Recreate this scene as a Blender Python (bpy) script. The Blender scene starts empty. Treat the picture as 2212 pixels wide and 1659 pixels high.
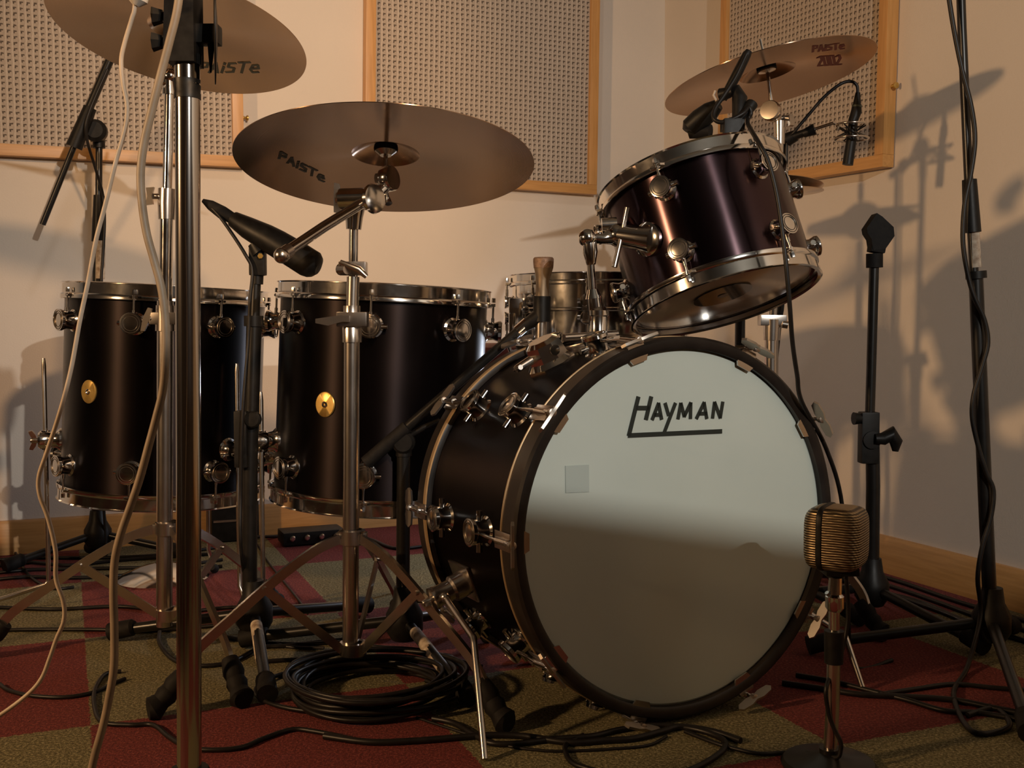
import bpy, bmesh, math, random
from mathutils import Vector, Matrix
random.seed(7)
S=bpy.context.scene; COL=S.collection
# ------------------------------------------------------------------ camera
F=2330.0; CX,CY=1106.0,829.5; H=0.6
PITCH=math.atan((CY-705)/F); cp,sp=math.cos(PITCH),math.sin(PITCH)
cam=bpy.data.cameras.new('camera'); co=bpy.data.objects.new('camera',cam); COL.objects.link(co)
cam.sensor_width=36; cam.lens=36*F/2212; cam.clip_start=.05
co.location=(0,0,H); co.rotation_euler=(math.pi/2-PITCH,0,0); S.camera=co
V=Vector
def ray(x,y):
    r=(x-CX)/F; u=-(y-CY)/F
    return V((r,cp+u*sp,u*cp-sp))
def at(x,y,Y):
    v=ray(x,y); return V((0,0,H))+v*(Y/v.y)
def fl(x,y,z=0.0):
    v=ray(x,y); return V((0,0,H))+v*((z-H)/v.z)
def onplane(x,y,P,n):
    v=ray(x,y); o=V((0,0,H)); return o+v*((P-o).dot(n)/v.dot(n))
# ------------------------------------------------------------------ materials
def mat(name,color=(.5,.5,.5),rough=.5,metal=0.,**k):
    m=bpy.data.materials.new(name); m.use_nodes=True
    b=m.node_tree.nodes['Principled BSDF']
    b.inputs['Base Color'].default_value=(*color,1); b.inputs['Roughness'].default_value=rough
    b.inputs['Metallic'].default_value=metal
    for a,v in k.items(): b.inputs[a.replace('_',' ')].default_value=v
    return m
def nd(m,t,**k):
    n=m.node_tree.nodes.new(t)
    for a,v in k.items():
        if a in n.inputs.keys(): n.inputs[a].default_value=v
        else: setattr(n,a,v)
    return n
def ln(m,a,b): m.node_tree.links.new(a,b)
def math_(m,op,a,b=None):
    n=nd(m,'ShaderNodeMath',operation=op)
    for i,v in enumerate((a,b)):
        if v is None: continue
        if isinstance(v,(int,float)): n.inputs[i].default_value=v
        else: ln(m,v,n.inputs[i])
    return n.outputs[0]
def bsdf(m): return m.node_tree.nodes['Principled BSDF']
def noisy(m,scale,c1,c2,bump=0.,detail=6,rlo=None,rhi=None,dist=.002,stretch=None):
    tc=nd(m,'ShaderNodeTexCoord'); n=nd(m,'ShaderNodeTexNoise'); n.inputs['Scale'].default_value=scale; n.inputs['Detail'].default_value=detail
    src=tc.outputs['Object']
    if stretch:
        mp=nd(m,'ShaderNodeMapping'); mp.inputs['Scale'].default_value=stretch; ln(m,src,mp.inputs[0]); src=mp.outputs[0]
    ln(m,src,n.inputs['Vector'])
    r=nd(m,'ShaderNodeValToRGB'); r.color_ramp.elements[0].position=.3; r.color_ramp.elements[1].position=.7
    r.color_ramp.elements[0].color=(*c1,1); r.color_ramp.elements[1].color=(*c2,1)
    ln(m,n.outputs[0],r.inputs[0]); ln(m,r.outputs[0],bsdf(m).inputs['Base Color'])
    if bump:
        b=nd(m,'ShaderNodeBump'); b.inputs['Strength'].default_value=bump; b.inputs['Distance'].default_value=dist
        ln(m,n.outputs[0],b.inputs['Height']); ln(m,b.outputs[0],bsdf(m).inputs['Normal'])
    if rlo is not None:
        q=nd(m,'ShaderNodeMapRange'); q.inputs['To Min'].default_value=rlo; q.inputs['To Max'].default_value=rhi
        ln(m,n.outputs[0],q.inputs[0]); ln(m,q.outputs[0],bsdf(m).inputs['Roughness'])
    return m
CHROME=noisy(mat('chrome',(.78,.76,.73),.1,1.),40,(.72,.70,.67),(.82,.80,.77),rlo=.06,rhi=.16)
OLDCH=noisy(mat('worn_chrome',(.6,.55,.5),.25,1.),25,(.57,.52,.47),(.63,.58,.53),rlo=.20,rhi=.26)
STEEL=noisy(mat('polished_steel_tube',(.5,.47,.44),.3,1.),50,(.50,.46,.42),(.58,.54,.50),rlo=.10,rhi=.16,stretch=(1,1,.05))
SHELL=noisy(mat('dark_plum_shell',(.03,.02,.024),.42,.9,Anisotropic=.88,Anisotropic_Rotation=.25,Coat_Weight=.03,Coat_Roughness=.4),9,(.0050,.0032,.0036),(.0080,.0052,.0058),rlo=.38,rhi=.44)
SHELLR=noisy(mat('brushed_plum_shell',(.1,.06,.07),.3,1.,Anisotropic=.9,Anisotropic_Rotation=.25),9,(.060,.038,.044),(.078,.050,.058),rlo=.20,rhi=.24)
tg2_=nd(SHELLR,'ShaderNodeTangent',direction_type='RADIAL',axis='Z'); ln(SHELLR,tg2_.outputs[0],bsdf(SHELLR).inputs['Tangent'])
tg_=nd(SHELL,'ShaderNodeTangent',direction_type='RADIAL',axis='Z'); ln(SHELL,tg_.outputs[0],bsdf(SHELL).inputs['Tangent'])
HOOPB=noisy(mat('black_hoop',(.012,.01,.009),.35,0.,Specular_IOR_Level=.35),30,(.010,.008,.007),(.02,.015,.012),rlo=.3,rhi=.42)
GOLD=noisy(mat('hoop_inlay',(.5,.36,.2),.35,.6),30,(.45,.31,.17),(.58,.43,.26))
BRASS=noisy(mat('brass_badge',(.6,.4,.12),.35,.8),60,(.5,.32,.08),(.66,.45,.15))
BLACK=noisy(mat('black_plastic',(.012,.011,.010),.45,Specular_IOR_Level=.25),80,(.005,.0045,.004),(.010,.009,.008),rlo=.38,rhi=.55)
BLACKM=noisy(mat('black_painted_tube',(.015,.013,.012),.32,0.,Specular_IOR_Level=.4),50,(.006,.0055,.005),(.011,.010,.009))
RUBBER=noisy(mat('black_rubber',(.012,.011,.010),.7,Specular_IOR_Level=.2),90,(.006,.005,.005),(.011,.010,.009),bump=.3)
CABLE=noisy(mat('black_cable',(.012,.011,.01),.42,Specular_IOR_Level=.3),60,(.006,.005,.0045),(.012,.010,.009))
CABLEW=noisy(mat('grey_beige_cable',(.42,.34,.25),.5),40,(.36,.28,.2),(.48,.39,.3))
CABLEB=noisy(mat('brown_beige_cable',(.25,.19,.13),.5),40,(.2,.15,.1),(.29,.22,.15))
HANDLE=noisy(mat('dull_nickel',(.5,.44,.38),.4,1.),25,(.46,.41,.36),(.52,.47,.41),rlo=.34,rhi=.40)
TAPE=noisy(mat('torn_paper_tape',(.5,.42,.33),.8),70,(.22,.15,.1),(.62,.54,.43),bump=.4)
LETTER=mat('black_letter_ink',(.012,.018,.014),.5)
GREENI=mat('dark_green_ink',(.03,.035,.018),.5)
REDI=mat('dark_red_ink',(.22,.02,.015),.5)
ENGR=mat('engraved_ring',(.12,.1,.08),.4,.8)
MESHG=mat('gold_wire_mesh',(.42,.32,.18),.38,.9)
def gridbump(m,s,d=.0009):
    tc=nd(m,'ShaderNodeTexCoord'); h=[]
    for ax,sc,ds in(('Z',s,1.6),('DIAGONAL',s*.8,1.0)):
        w=nd(m,'ShaderNodeTexWave',wave_type='BANDS',bands_direction=ax); w.inputs['Scale'].default_value=sc; w.inputs['Distortion'].default_value=ds; w.inputs['Detail Scale'].default_value=.3
        ln(m,tc.outputs['Object'],w.inputs['Vector']); h.append(w.outputs['Fac'])
    v=math_(m,'MULTIPLY',h[0],math_(m,'ADD',math_(m,'MULTIPLY',h[1],.5),.5))
    b=nd(m,'ShaderNodeBump'); b.inputs['Distance'].default_value=d; b.inputs['Strength'].default_value=1
    ln(m,v,b.inputs['Height']); ln(m,b.outputs[0],bsdf(m).inputs['Normal'])
    r=nd(m,'ShaderNodeValToRGB'); r.color_ramp.elements[0].color=(.07,.048,.028,1); r.color_ramp.elements[1].color=(.48,.37,.22,1); r.color_ramp.elements[0].position=.15; r.color_ramp.elements[1].position=.7
    ln(m,v,r.inputs[0]); ln(m,r.outputs[0],bsdf(m).inputs['Base Color'])
gridbump(MESHG,95)
HEADW=noisy(mat('coated_white_head',(.6,.6,.55),.42,0.,Coat_Weight=.15,Coat_Roughness=.35),5,(.55,.61,.55),(.59,.65,.59),rlo=.38,rhi=.46)
HEADT=noisy(mat('white_batter_film',(.6,.58,.52),.5),8,(.55,.52,.46),(.62,.6,.54))
HEADC=noisy(mat('smoky_clear_film',(.50,.38,.26),.16,0.,Coat_Weight=.5,Coat_Roughness=.1),6,(.46,.35,.25),(.56,.43,.31),rlo=.12,rhi=.22)
DOT=mat('dark_film_dot',(.03,.02,.013),.12,0.,Coat_Weight=.6)
DOTL=mat('pale_dot_centre',(.30,.24,.17),.3)
PATCH=mat('grey_tape_patch',(.46,.52,.48),.6)
SEAT=noisy(mat('red_brown_vinyl',(.16,.03,.02),.5),30,(.12,.022,.015),(.19,.04,.026))
WHITEP=mat('white_plug_plastic',(.6,.55,.48),.4)
REDP=mat('red_mark',(.45,.03,.02),.5)
def bronze(name,c1,c2):
    m=mat(name,c1,.24,1.,Anisotropic=.9,Anisotropic_Rotation=.25)
    b=bsdf(m); tc=nd(m,'ShaderNodeTexCoord'); sx=nd(m,'ShaderNodeSeparateXYZ'); ln(m,tc.outputs['Object'],sx.inputs[0])
    x2=math_(m,'POWER',sx.outputs[0],2.0); y2=math_(m,'POWER',sx.outputs[1],2.0)
    # use x*x so negative bases are fine
    x2=math_(m,'MULTIPLY',sx.outputs[0],sx.outputs[0]); y2=math_(m,'MULTIPLY',sx.outputs[1],sx.outputs[1])
    r=math_(m,'SQRT',math_(m,'ADD',x2,y2))
    nz=nd(m,'ShaderNodeTexNoise'); nz.inputs['Scale'].default_value=5; nz.inputs['Detail'].default_value=3; ln(m,tc.outputs['Object'],nz.inputs['Vector'])
    cb=nd(m,'ShaderNodeCombineXYZ'); ln(m,math_(m,'MULTIPLY',r,1.0),cb.inputs[0])
    gr=nd(m,'ShaderNodeTexNoise'); gr.inputs['Scale'].default_value=420; gr.inputs['Detail'].default_value=2; ln(m,cb.outputs[0],gr.inputs['Vector'])
    bp=nd(m,'ShaderNodeBump'); bp.inputs['Strength'].default_value=.25; bp.inputs['Distance'].default_value=.0004; ln(m,gr.outputs[0],bp.inputs['Height']); ln(m,bp.outputs[0],b.inputs['Normal'])
    mx=nd(m,'ShaderNodeMix',data_type='RGBA'); mx.inputs['A'].default_value=(*c1,1); mx.inputs['B'].default_value=(*c2,1)
    ad=math_(m,'ADD',math_(m,'MULTIPLY',nz.outputs[0],.6),math_(m,'MULTIPLY',gr.outputs[0],.5)); ln(m,ad,mx.inputs['Factor']); ln(m,mx.outputs['Result'],b.inputs['Base Color'])
    tg=nd(m,'ShaderNodeTangent',direction_type='RADIAL',axis='Z'); ln(m,tg.outputs[0],b.inputs['Tangent'])
    return m
BRZ=bronze('dark_bronze',(.30,.19,.13),(.50,.34,.23)); BRZ2=bronze('golden_bronze',(.46,.31,.19),(.62,.44,.28))
# carpet: checker of half metre tiles, loop pile
CARP=mat('carpet_tiles',(.2,.1,.05),.95)
def carpet():
    m=CARP; tc=nd(m,'ShaderNodeTexCoord'); A=fl(217,1567)
    mp=nd(m,'ShaderNodeMapping',vector_type='TEXTURE'); a=math.radians(22.5)
    mp.inputs['Location'].default_value=(A.x-.015,A.y,0); mp.inputs['Rotation'].default_value=(0,0,a); mp.inputs['Scale'].default_value=(.492,.492,1)
    wn=nd(m,'ShaderNodeTexNoise'); wn.inputs['Scale'].default_value=160; wn.inputs['Detail'].default_value=2
    ln(m,tc.outputs['Object'],wn.inputs['Vector'])
    wob=nd(m,'ShaderNodeVectorMath',operation='SCALE'); sub=nd(m,'ShaderNodeVectorMath',operation='SUBTRACT'); sub.inputs[1].default_value=(.5,.5,.5)
    ln(m,wn.outputs['Color'],sub.inputs[0]); ln(m,sub.outputs[0],wob.inputs[0]); wob.inputs['Scale'].default_value=.012
    ad=nd(m,'ShaderNodeVectorMath',operation='ADD'); ln(m,tc.outputs['Object'],ad.inputs[0]); ln(m,wob.outputs[0],ad.inputs[1])
    ln(m,ad.outputs[0],mp.inputs[0])
    sx=nd(m,'ShaderNodeSeparateXYZ'); ln(m,mp.outputs[0],sx.inputs[0])
    s=math_(m,'ADD',math_(m,'FLOOR',sx.outputs[0]),math_(m,'FLOOR',sx.outputs[1]))
    par=math_(m,'ABSOLUTE',math_(m,'MODULO',s,2.0))
    def fib(c0,c1,c2,sc):
        n=nd(m,'ShaderNodeTexNoise'); n.inputs['Scale'].default_value=sc; n.inputs['Detail'].default_value=3; n.inputs['Roughness'].default_value=.8
        ln(m,tc.outputs['Object'],n.inputs['Vector']); r=nd(m,'ShaderNodeValToRGB'); e=r.color_ramp.elements
        e[0].position=.33; e[0].color=(*c0,1); e[1].position=.72; e[1].color=(*c2,1); k=e.new(.5); k.color=(*c1,1)
        ln(m,n.outputs[0],r.inputs[0]); return r,n
    g,_=fib((.04,.034,.012),(.135,.113,.046),(.46,.40,.23),230)
    r_,n=fib((.06,.006,.006),(.13,.011,.010),(.34,.08,.06),230)
    mx=nd(m,'ShaderNodeMix',data_type='RGBA'); ln(m,par,mx.inputs['Factor']); ln(m,g.outputs[0],mx.inputs['A']); ln(m,r_.outputs[0],mx.inputs['B'])
    ln(m,mx.outputs['Result'],bsdf(m).inputs['Base Color'])
    b=nd(m,'ShaderNodeBump'); b.inputs['Strength'].default_value=.9; b.inputs['Distance'].default_value=.004
    ln(m,n.outputs[0],b.inputs['Height']); ln(m,b.outputs[0],bsdf(m).inputs['Normal'])
carpet()
WALL=noisy(mat('painted_plaster',(.66,.58,.49),.85),3,(.65,.575,.49),(.69,.61,.52))
b_=nd(WALL,'ShaderNodeBump'); wn_=nd(WALL,'ShaderNodeTexNoise'); wn_.inputs['Scale'].default_value=260; tc_=nd(WALL,'ShaderNodeTexCoord'); ln(WALL,tc_.outputs['Object'],wn_.inputs['Vector'])
b_.inputs['Distance'].default_value=.0015; b_.inputs['Strength'].default_value=.25; ln(WALL,wn_.outputs[0],b_.inputs['Height']); ln(WALL,b_.outputs[0],bsdf(WALL).inputs['Normal'])
CEIL=noisy(mat('ceiling_paint',(.3,.28,.25),.9),3,(.13,.12,.10),(.15,.14,.12))
DARKW=noisy(mat('dark_cloth_wall',(.1,.08,.06),.95),3,(.10,.08,.065),(.13,.10,.08))
def woodmat(name,c1,c2,stretch,sc=9):
    m=mat(name,c1,.45,0.,Coat_Weight=.15,Coat_Roughness=.3)
    noisy(m,sc,c1,c2,bump=.15,stretch=stretch,detail=8); return m
PINE=woodmat('orange_pine',(.48,.235,.065),(.60,.31,.10),(1,14,14))
PINEV=woodmat('orange_pine_upright',(.48,.235,.065),(.60,.31,.10),(14,14,1))
def weave():
    m=mat('woven_beige_acoustic_cloth',(.4,.33,.27),.9); tc=nd(m,'ShaderNodeTexCoord'); sx=nd(m,'ShaderNodeSeparateXYZ'); ln(m,tc.outputs['Object'],sx.inputs[0])
    nz=nd(m,'ShaderNodeTexNoise'); nz.inputs['Scale'].default_value=70; nz.inputs['Detail'].default_value=2; ln(m,tc.outputs['Object'],nz.inputs['Vector'])
    j=math_(m,'MULTIPLY',math_(m,'SUBTRACT',nz.outputs[0],.5),.35)
    u=math_(m,'FRACT',math_(m,'ADD',math_(m,'DIVIDE',sx.outputs[0],.0162),j)); v=math_(m,'FRACT',math_(m,'ADD',math_(m,'DIVIDE',sx.outputs[2],.0148),j))
    def band(s,lo,hi): return math_(m,'MULTIPLY',math_(m,'GREATER_THAN',s,lo),math_(m,'LESS_THAN',s,hi))
    h1=math_(m,'MULTIPLY',band(u,.30,.52),band(v,.22,.72)); h2=math_(m,'MULTIPLY',band(u,.30,.80),band(v,.50,.72))
    hole=math_(m,'MAXIMUM',h1,h2)
    strand=math_(m,'MULTIPLY',band(u,.0,.24),1.0)
    f=nd(m,'ShaderNodeTexNoise'); f.inputs['Scale'].default_value=260; f.inputs['Detail'].default_value=3; ln(m,tc.outputs['Object'],f.inputs['Vector'])
    base=nd(m,'ShaderNodeMix',data_type='RGBA'); base.inputs['A'].default_value=(.34,.27,.21,1); base.inputs['B'].default_value=(.58,.49,.40,1)
    ln(m,math_(m,'ADD',math_(m,'MULTIPLY',strand,.45),math_(m,'MULTIPLY',f.outputs[0],.6)),base.inputs['Factor'])
    mx=nd(m,'ShaderNodeMix',data_type='RGBA'); ln(m,math_(m,'MULTIPLY',hole,.85),mx.inputs['Factor']); ln(m,base.outputs['Result'],mx.inputs['A']); mx.inputs['B'].default_value=(.045,.03,.02,1)
    ln(m,mx.outputs['Result'],bsdf(m).inputs['Base Color'])
    b=nd(m,'ShaderNodeBump'); b.inputs['Distance'].default_value=.003; b.inputs['Strength'].default_value=.8
    ln(m,math_(m,'SUBTRACT',math_(m,'MULTIPLY',strand,.5),hole),b.inputs['Height']); ln(m,b.outputs[0],bsdf(m).inputs['Normal'])
    return m
WEAVE=weave()
# ------------------------------------------------------------------ mesh building
def frame(z,up=None):
    z=V(z).normalized(); up=V(up) if up is not None else V((0,0,1))
    if abs(z.dot(up))>.98: up=V((0,1,0))
    x=up.cross(z).normalized(); y=z.cross(x)
    return Matrix((x,y,z)).transposed()
def FM(o,z,up=None):
    return Matrix.Translation(V(o))@frame(z,up).to_4x4()
class MB:
    def __init__(s): s.b=bmesh.new()
    def tube(s,pts,r,seg=14,caps=True,flat=None):
        seg=seg if seg<8 else max(seg,12); pts=[V(p) for p in pts]; n=len(pts); rs=r if isinstance(r,(list,tuple)) else [r]*n
        rings=[]; up=None
        for i,p in enumerate(pts):
            d=(pts[min(i+1,n-1)]-pts[max(i-1,0)]).normalized()
            if up is None: up=frame(d).col[0]
            x=(up-d*up.dot(d))
            if x.length<1e-5: x=frame(d).col[0]
            x.normalize(); y=d.cross(x); up=x
            rings.append([s.b.verts.new(p+(x*math.cos(a)+y*math.sin(a))*rs[i]) for a in [2*math.pi*k/seg for k in range(seg)]])
        for a,b in zip(rings,rings[1:]):
            for k in range(seg): s.b.faces.new((a[k],a[(k+1)%seg],b[(k+1)%seg],b[k])).smooth=True
        if caps: s.b.faces.new(rings[0][::-1]); s.b.faces.new(rings[-1])
        return s
    def strap(s,pts,w,t,side):
        """flat bar along pts; w across 'side'-perpendicular, t along side"""
        pts=[V(p) for p in pts]; side=V(side).normalized(); rings=[]; n=len(pts)
        for i,p in enumerate(pts):
            d=(pts[min(i+1,n-1)]-pts[max(i-1,0)]).normalized(); sd=(side-d*side.dot(d)).normalized(); u=d.cross(sd)
            rings.append([s.b.verts.new(p+u*a*w/2+sd*b*t/2) for a,b in((-1,-1),(1,-1),(1,1),(-1,1))])
        for a,b in zip(rings,rings[1:]):
            for k in range(4): s.b.faces.new((a[k],a[(k+1)%4],b[(k+1)%4],b[k]))
        s.b.faces.new(rings[0][::-1]); s.b.faces.new(rings[-1]); return s
    def lathe(s,prof,M=None,seg=48,close=False,a0=0,a1=2*math.pi):
        M=M or Matrix(); full=abs(a1-a0-2*math.pi)<1e-6; N=seg if full else seg+1; rings=[]
        for r,z in prof:
            if r<1e-6: rings.append([s.b.verts.new(M@V((0,0,z)))])
            else: rings.append([s.b.verts.new(M@V((r*math.cos(a0+(a1-a0)*k/seg),r*math.sin(a0+(a1-a0)*k/seg),z))) for k in range(N)])
        pr=list(zip(rings,rings[1:]))
        if close: pr.append((rings[-1],rings[0]))
        for a,b in pr:
            for k in range(seg):
                k2=(k+1)%N
                if len(a)==1 and len(b)==1: continue
                if len(a)==1: f=(a[0],b[k2],b[k])
                elif len(b)==1: f=(a[k],a[k2],b[0])
                else: f=(a[k],a[k2],b[k2],b[k])
                s.b.faces.new(f).smooth=True
        return s
    def box(s,c,size,M=None,bev=0):
        M=M or Matrix(); c=V(c); vs=[s.b.verts.new(M@(c+V((a*size[0]/2,b*size[1]/2,d*size[2]/2)))) for a in(-1,1) for b in(-1,1) for d in(-1,1)]
        fs=[s.b.faces.new([vs[i] for i in q]) for q in((0,1,3,2),(4,6,7,5),(0,4,5,1),(2,3,7,6),(0,2,6,4),(1,5,7,3))]
        if bev:
            es=list({e for f in fs for e in f.edges}); bmesh.ops.bevel(s.b,geom=es,offset=bev,segments=2,affect='EDGES',profile=.7)
        return s
    def ball(s,c,r,M=None,sc=(1,1,1),u=20,v=12):
        M=M or Matrix(); mm=M@Matrix.Translation(V(c))@Matrix.Diagonal((r*sc[0],r*sc[1],r*sc[2],1))
        g=bmesh.ops.create_uvsphere(s.b,u_segments=u,v_segments=v,radius=1,matrix=mm)
        for q in g['verts']:
            for f in q.link_faces: f.smooth=True
        return s
    def prism(s,poly,M,t):
        """2D polygon in M's xy plane, thickness t along z (centered)"""
        lo=[s.b.verts.new(M@V((x,y,-t/2))) for x,y in poly]; hi=[s.b.verts.new(M@V((x,y,t/2))) for x,y in poly]
        s.b.faces.new(lo[::-1]); s.b.faces.new(hi); n=len(poly)
        for k in range(n): s.b.faces.new((lo[k],lo[(k+1)%n],hi[(k+1)%n],hi[k]))
        return s
    def poly3(s,pts,n,t):
        n=V(n).normalized(); lo=[s.b.verts.new(V(p)) for p in pts]; hi=[s.b.verts.new(V(p)+n*t) for p in pts]
        s.b.faces.new(lo[::-1]); s.b.faces.new(hi); N=len(pts)
        for k in range(N): s.b.faces.new((lo[k],lo[(k+1)%N],hi[(k+1)%N],hi[k]))
        return s
    def mesh(s,name,off=None):
        if off is not None: bmesh.ops.translate(s.b,verts=s.b.verts,vec=-V(off))
        bmesh.ops.recalc_face_normals(s.b,faces=s.b.faces)
        me=bpy.data.meshes.new(name); s.b.to_mesh(me); s.b.free(); me.set_sharp_from_angle(angle=math.radians(34))
        return me
ROOT={}
def tag(o,label=None,cat=None,group=None,kind=None):
    for k,v in(('label',label),('category',cat),('group',group),('kind',kind)):
        if v: o[k]=v
    return o
def empty(name,loc,label,cat,group=None):
    o=bpy.data.objects.new(name,None); o.empty_display_size=.05; COL.objects.link(o); o.location=V(loc); ROOT[o]=V(loc)
    return tag(o,label,cat,group)
def part(name,mb,m,parent,label=None):
    """world-space mesh -> part of 'parent' (thing or part sharing the thing's origin)"""
    r=ROOT[parent]; o=bpy.data.objects.new(name,mb.mesh(name,r)); o.data.materials.append(m); COL.objects.link(o); o.parent=parent
    ROOT[o]=r
    if label: o['label']=label
    return o
def solo(name,mb,m,loc,label,cat,group=None,kind=None):
    o=bpy.data.objects.new(name,mb.mesh(name,loc)); o.data.materials.append(m); COL.objects.link(o); o.location=V(loc); ROOT[o]=V(loc)
    return tag(o,label,cat,group,kind)
def struct(name,mb,m,loc=(0,0,0)):
    return solo(name,mb,m,loc,None,None,None,'structure')
def local(name,mb,m):
    me=mb.mesh(name); me.materials.append(m); return me
def inst(name,me,parent,M,rootloc=None,label=None):
    """a part with its own frame M (world)"""
    r=rootloc if rootloc is not None else ROOT[parent]
    o=bpy.data.objects.new(name,me); COL.objects.link(o); o.parent=parent
    o.matrix_local=Matrix.Translation(-V(r))@M; ROOT[o]=None
    if label: o['label']=label
    return o
def child(name,me,parent):          # sub-part sharing its parent part's frame
    o=bpy.data.objects.new(name,me); COL.objects.link(o); o.parent=parent; return o
def smooth(pts,n=8,closed=False):
    P=[V(p) for p in pts]; out=[]; N=len(P)
    rng=range(N) if closed else range(N-1)
    for i in rng:
        if closed: a,b,c,d=P[i-1],P[i],P[(i+1)%N],P[(i+2)%N]
        else: a,b,c,d=P[max(i-1,0)],P[i],P[i+1],P[min(i+2,N-1)]
        for k in range(n):
            t=k/n; out.append(.5*((2*b)+(c-a)*t+(2*a-5*b+4*c-d)*t*t+(3*b-a-3*c+d)*t**3))
    if not closed: out.append(P[-1])
    return out
# ------------------------------------------------------------------ room
wd=V((.9205,.3907,0)); wn=V((.3907,-.9205,0))       # back wall direction and room-facing normal
WB=V((-.640,3.115,0)); 
rd=V((.3907,-.9205,0)).normalized(); rn=V((-.9205,-.3907,0)) # right wall
def solve2(p,d,q,e):
    det=d.x*(-e.y)+e.x*d.y; t=((q.x-p.x)*(-e.y)+e.x*(q.y-p.y))/det; return p+d*t
RP=V((.905,2.65,0)); CORN=solve2(WB,wd,RP,rd)
WH=2.45
def slab(a,b,z0,z1,n,t):
    m=MB(); A=[V((a.x,a.y,z0)),V((b.x,b.y,z0)),V((b.x,b.y,z1)),V((a.x,a.y,z1))]
    m.poly3(A,-V(n),t); return m
Lc=CORN-wd*4.2; Rc=CORN+rd*6.2
P4=Lc+rd*6.2
struct('wall_back',slab(Lc-wd*.1,CORN+wd*.1,0,WH,wn,.1),WALL)
struct('wall_right',slab(CORN-rd*.0,Rc+rd*.1,0,WH,rn,.1),WALL)
struct('wall_left',slab(Lc,P4,0,WH,-rn,.1),DARKW)
struct('wall_front',slab(P4-wd*.1,Rc+wd*.1,0,WH,-wn,.1),DARKW)
m=MB(); m.poly3([Lc,CORN,Rc,P4],V((0,0,-1)),.1); struct('floor',m,CARP)
m=MB(); m.poly3([p+V((0,0,WH)) for p in(Lc,CORN,Rc,P4)],V((0,0,1)),.1); struct('ceiling',m,CEIL)
def baseb(name,a,b,n):
    m=MB(); prof=[(0,0),(.018,0),(.018,.080),(.013,.089),(0,.089)]
    A=[a+n*x+V((0,0,z)) for x,z in prof]; Bq=[b+n*x+V((0,0,z)) for x,z in prof]
    la=[m.b.verts.new(p) for p in A]; lb=[m.b.verts.new(p) for p in Bq]
    m.b.faces.new(la); m.b.faces.new(lb[::-1])
    for k in range(5): m.b.faces.new((la[k],la[(k+1)%5],lb[(k+1)%5],lb[k]))
    # own frame along the wall so the grain runs lengthwise
    d=(b-a).normalized(); M=Matrix((d,n,V((0,0,1)))).transposed().to_4x4(); M=Matrix.Translation(a)@M
    bmesh.ops.transform(m.b,matrix=M.inverted(),verts=m.b.verts)
    me=m.mesh(name); me.materials.append(PINE); o=bpy.data.objects.new(name,me); COL.objects.link(o); o.matrix_world=M; o['kind']='structure'
baseb('baseboard_back',Lc,CORN-wd*.018,wn); baseb('baseboard_right',CORN+rd*.0,Rc,rn)
# acoustic panels
def panel(p0,p1,n,z0l,z0r,h,label,hz=None,group='acoustic panels'):
    d=(p1-p0); W=d.length; d.normalize()
    a=math.atan2(z0r-z0l,W)
    M=Matrix.Translation(p0+V((0,0,z0l)))@Matrix((d,-n,V((0,0,1)))).transposed().to_4x4()@Matrix.Rotation(-a,4,'Y')
    o=bpy.data.objects.new('acoustic_panel',None); COL.objects.link(o); o.matrix_world=M; tag(o,label,'acoustic panel','woven acoustic panels on the walls'); 
    W=W/math.cos(a); fw,th=.030,.034
    def q(nm,mb,m):
        x=bpy.data.objects.new(nm,mb.mesh(nm)); x.data.materials.append(m); COL.objects.link(x); x.parent=o; return x
    q('cloth',MB().box((W/2,-.012,h/2),(W-2*fw+.004,.02,h-2*fw+.004)),WEAVE)
    q('frame_rail',MB().box((W/2,-th/2,fw/2),(W,th,fw),bev=.0015),PINE); q('frame_rail',MB().box((W/2,-th/2,h-fw/2),(W,th,fw),bev=.0015),PINE)
    q('frame_stile',MB().box((fw/2,-th/2,h/2),(fw,th,h-2*fw),bev=.0015),PINEV); q('frame_stile',MB().box((W-fw/2,-th/2,h/2),(fw,th,h-2*fw),bev=.0015),PINEV)
    if hz is not None:
        b=MB().lathe([(0,0),(.004,0),(.005,.004),(.003,.009),(.0075,.012),(.0075,.016),(0,.018)],Matrix.Translation((W,-.014,hz))@Matrix.Rotation(math.pi/2,4,'Y'),16); q('fixing_screw',b,BRASS)
    return o
def onwall(px,P,n): 
    v=ray(px,705); v.z=0; return v*((P).dot(n)/v.dot(n))
a,b=onwall(528,WB,wn)-wd*1.05,onwall(528,WB,wn)
panel(a+wn*.003,b+wn*.003,wn,onplane(0,338,WB,wn).z-.004,onplane(528,365.5,WB,wn).z,1.15,'beige woven wall panel in orange pine frame, leftmost, behind the high left cymbal',hz=.14)
a,b=onwall(784,WB,wn),onwall(1277,WB,wn)
panel(a+wn*.003,b+wn*.003,wn,onplane(784,389,WB,wn).z,onplane(1277,423,WB,wn).z,1.15,'beige woven wall panel in orange pine frame, middle one above the large ride cymbal')
a,b=onwall(1567,RP,rn),onwall(1926,RP,rn)
panel(a+rn*.003,b+rn*.003,rn,onplane(1692,395,RP,rn).z-.0,onplane(1926,363,RP,rn).z,1.15,'beige woven wall panel on the right wall, behind the small tilted cymbal',hz=.19)
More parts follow.
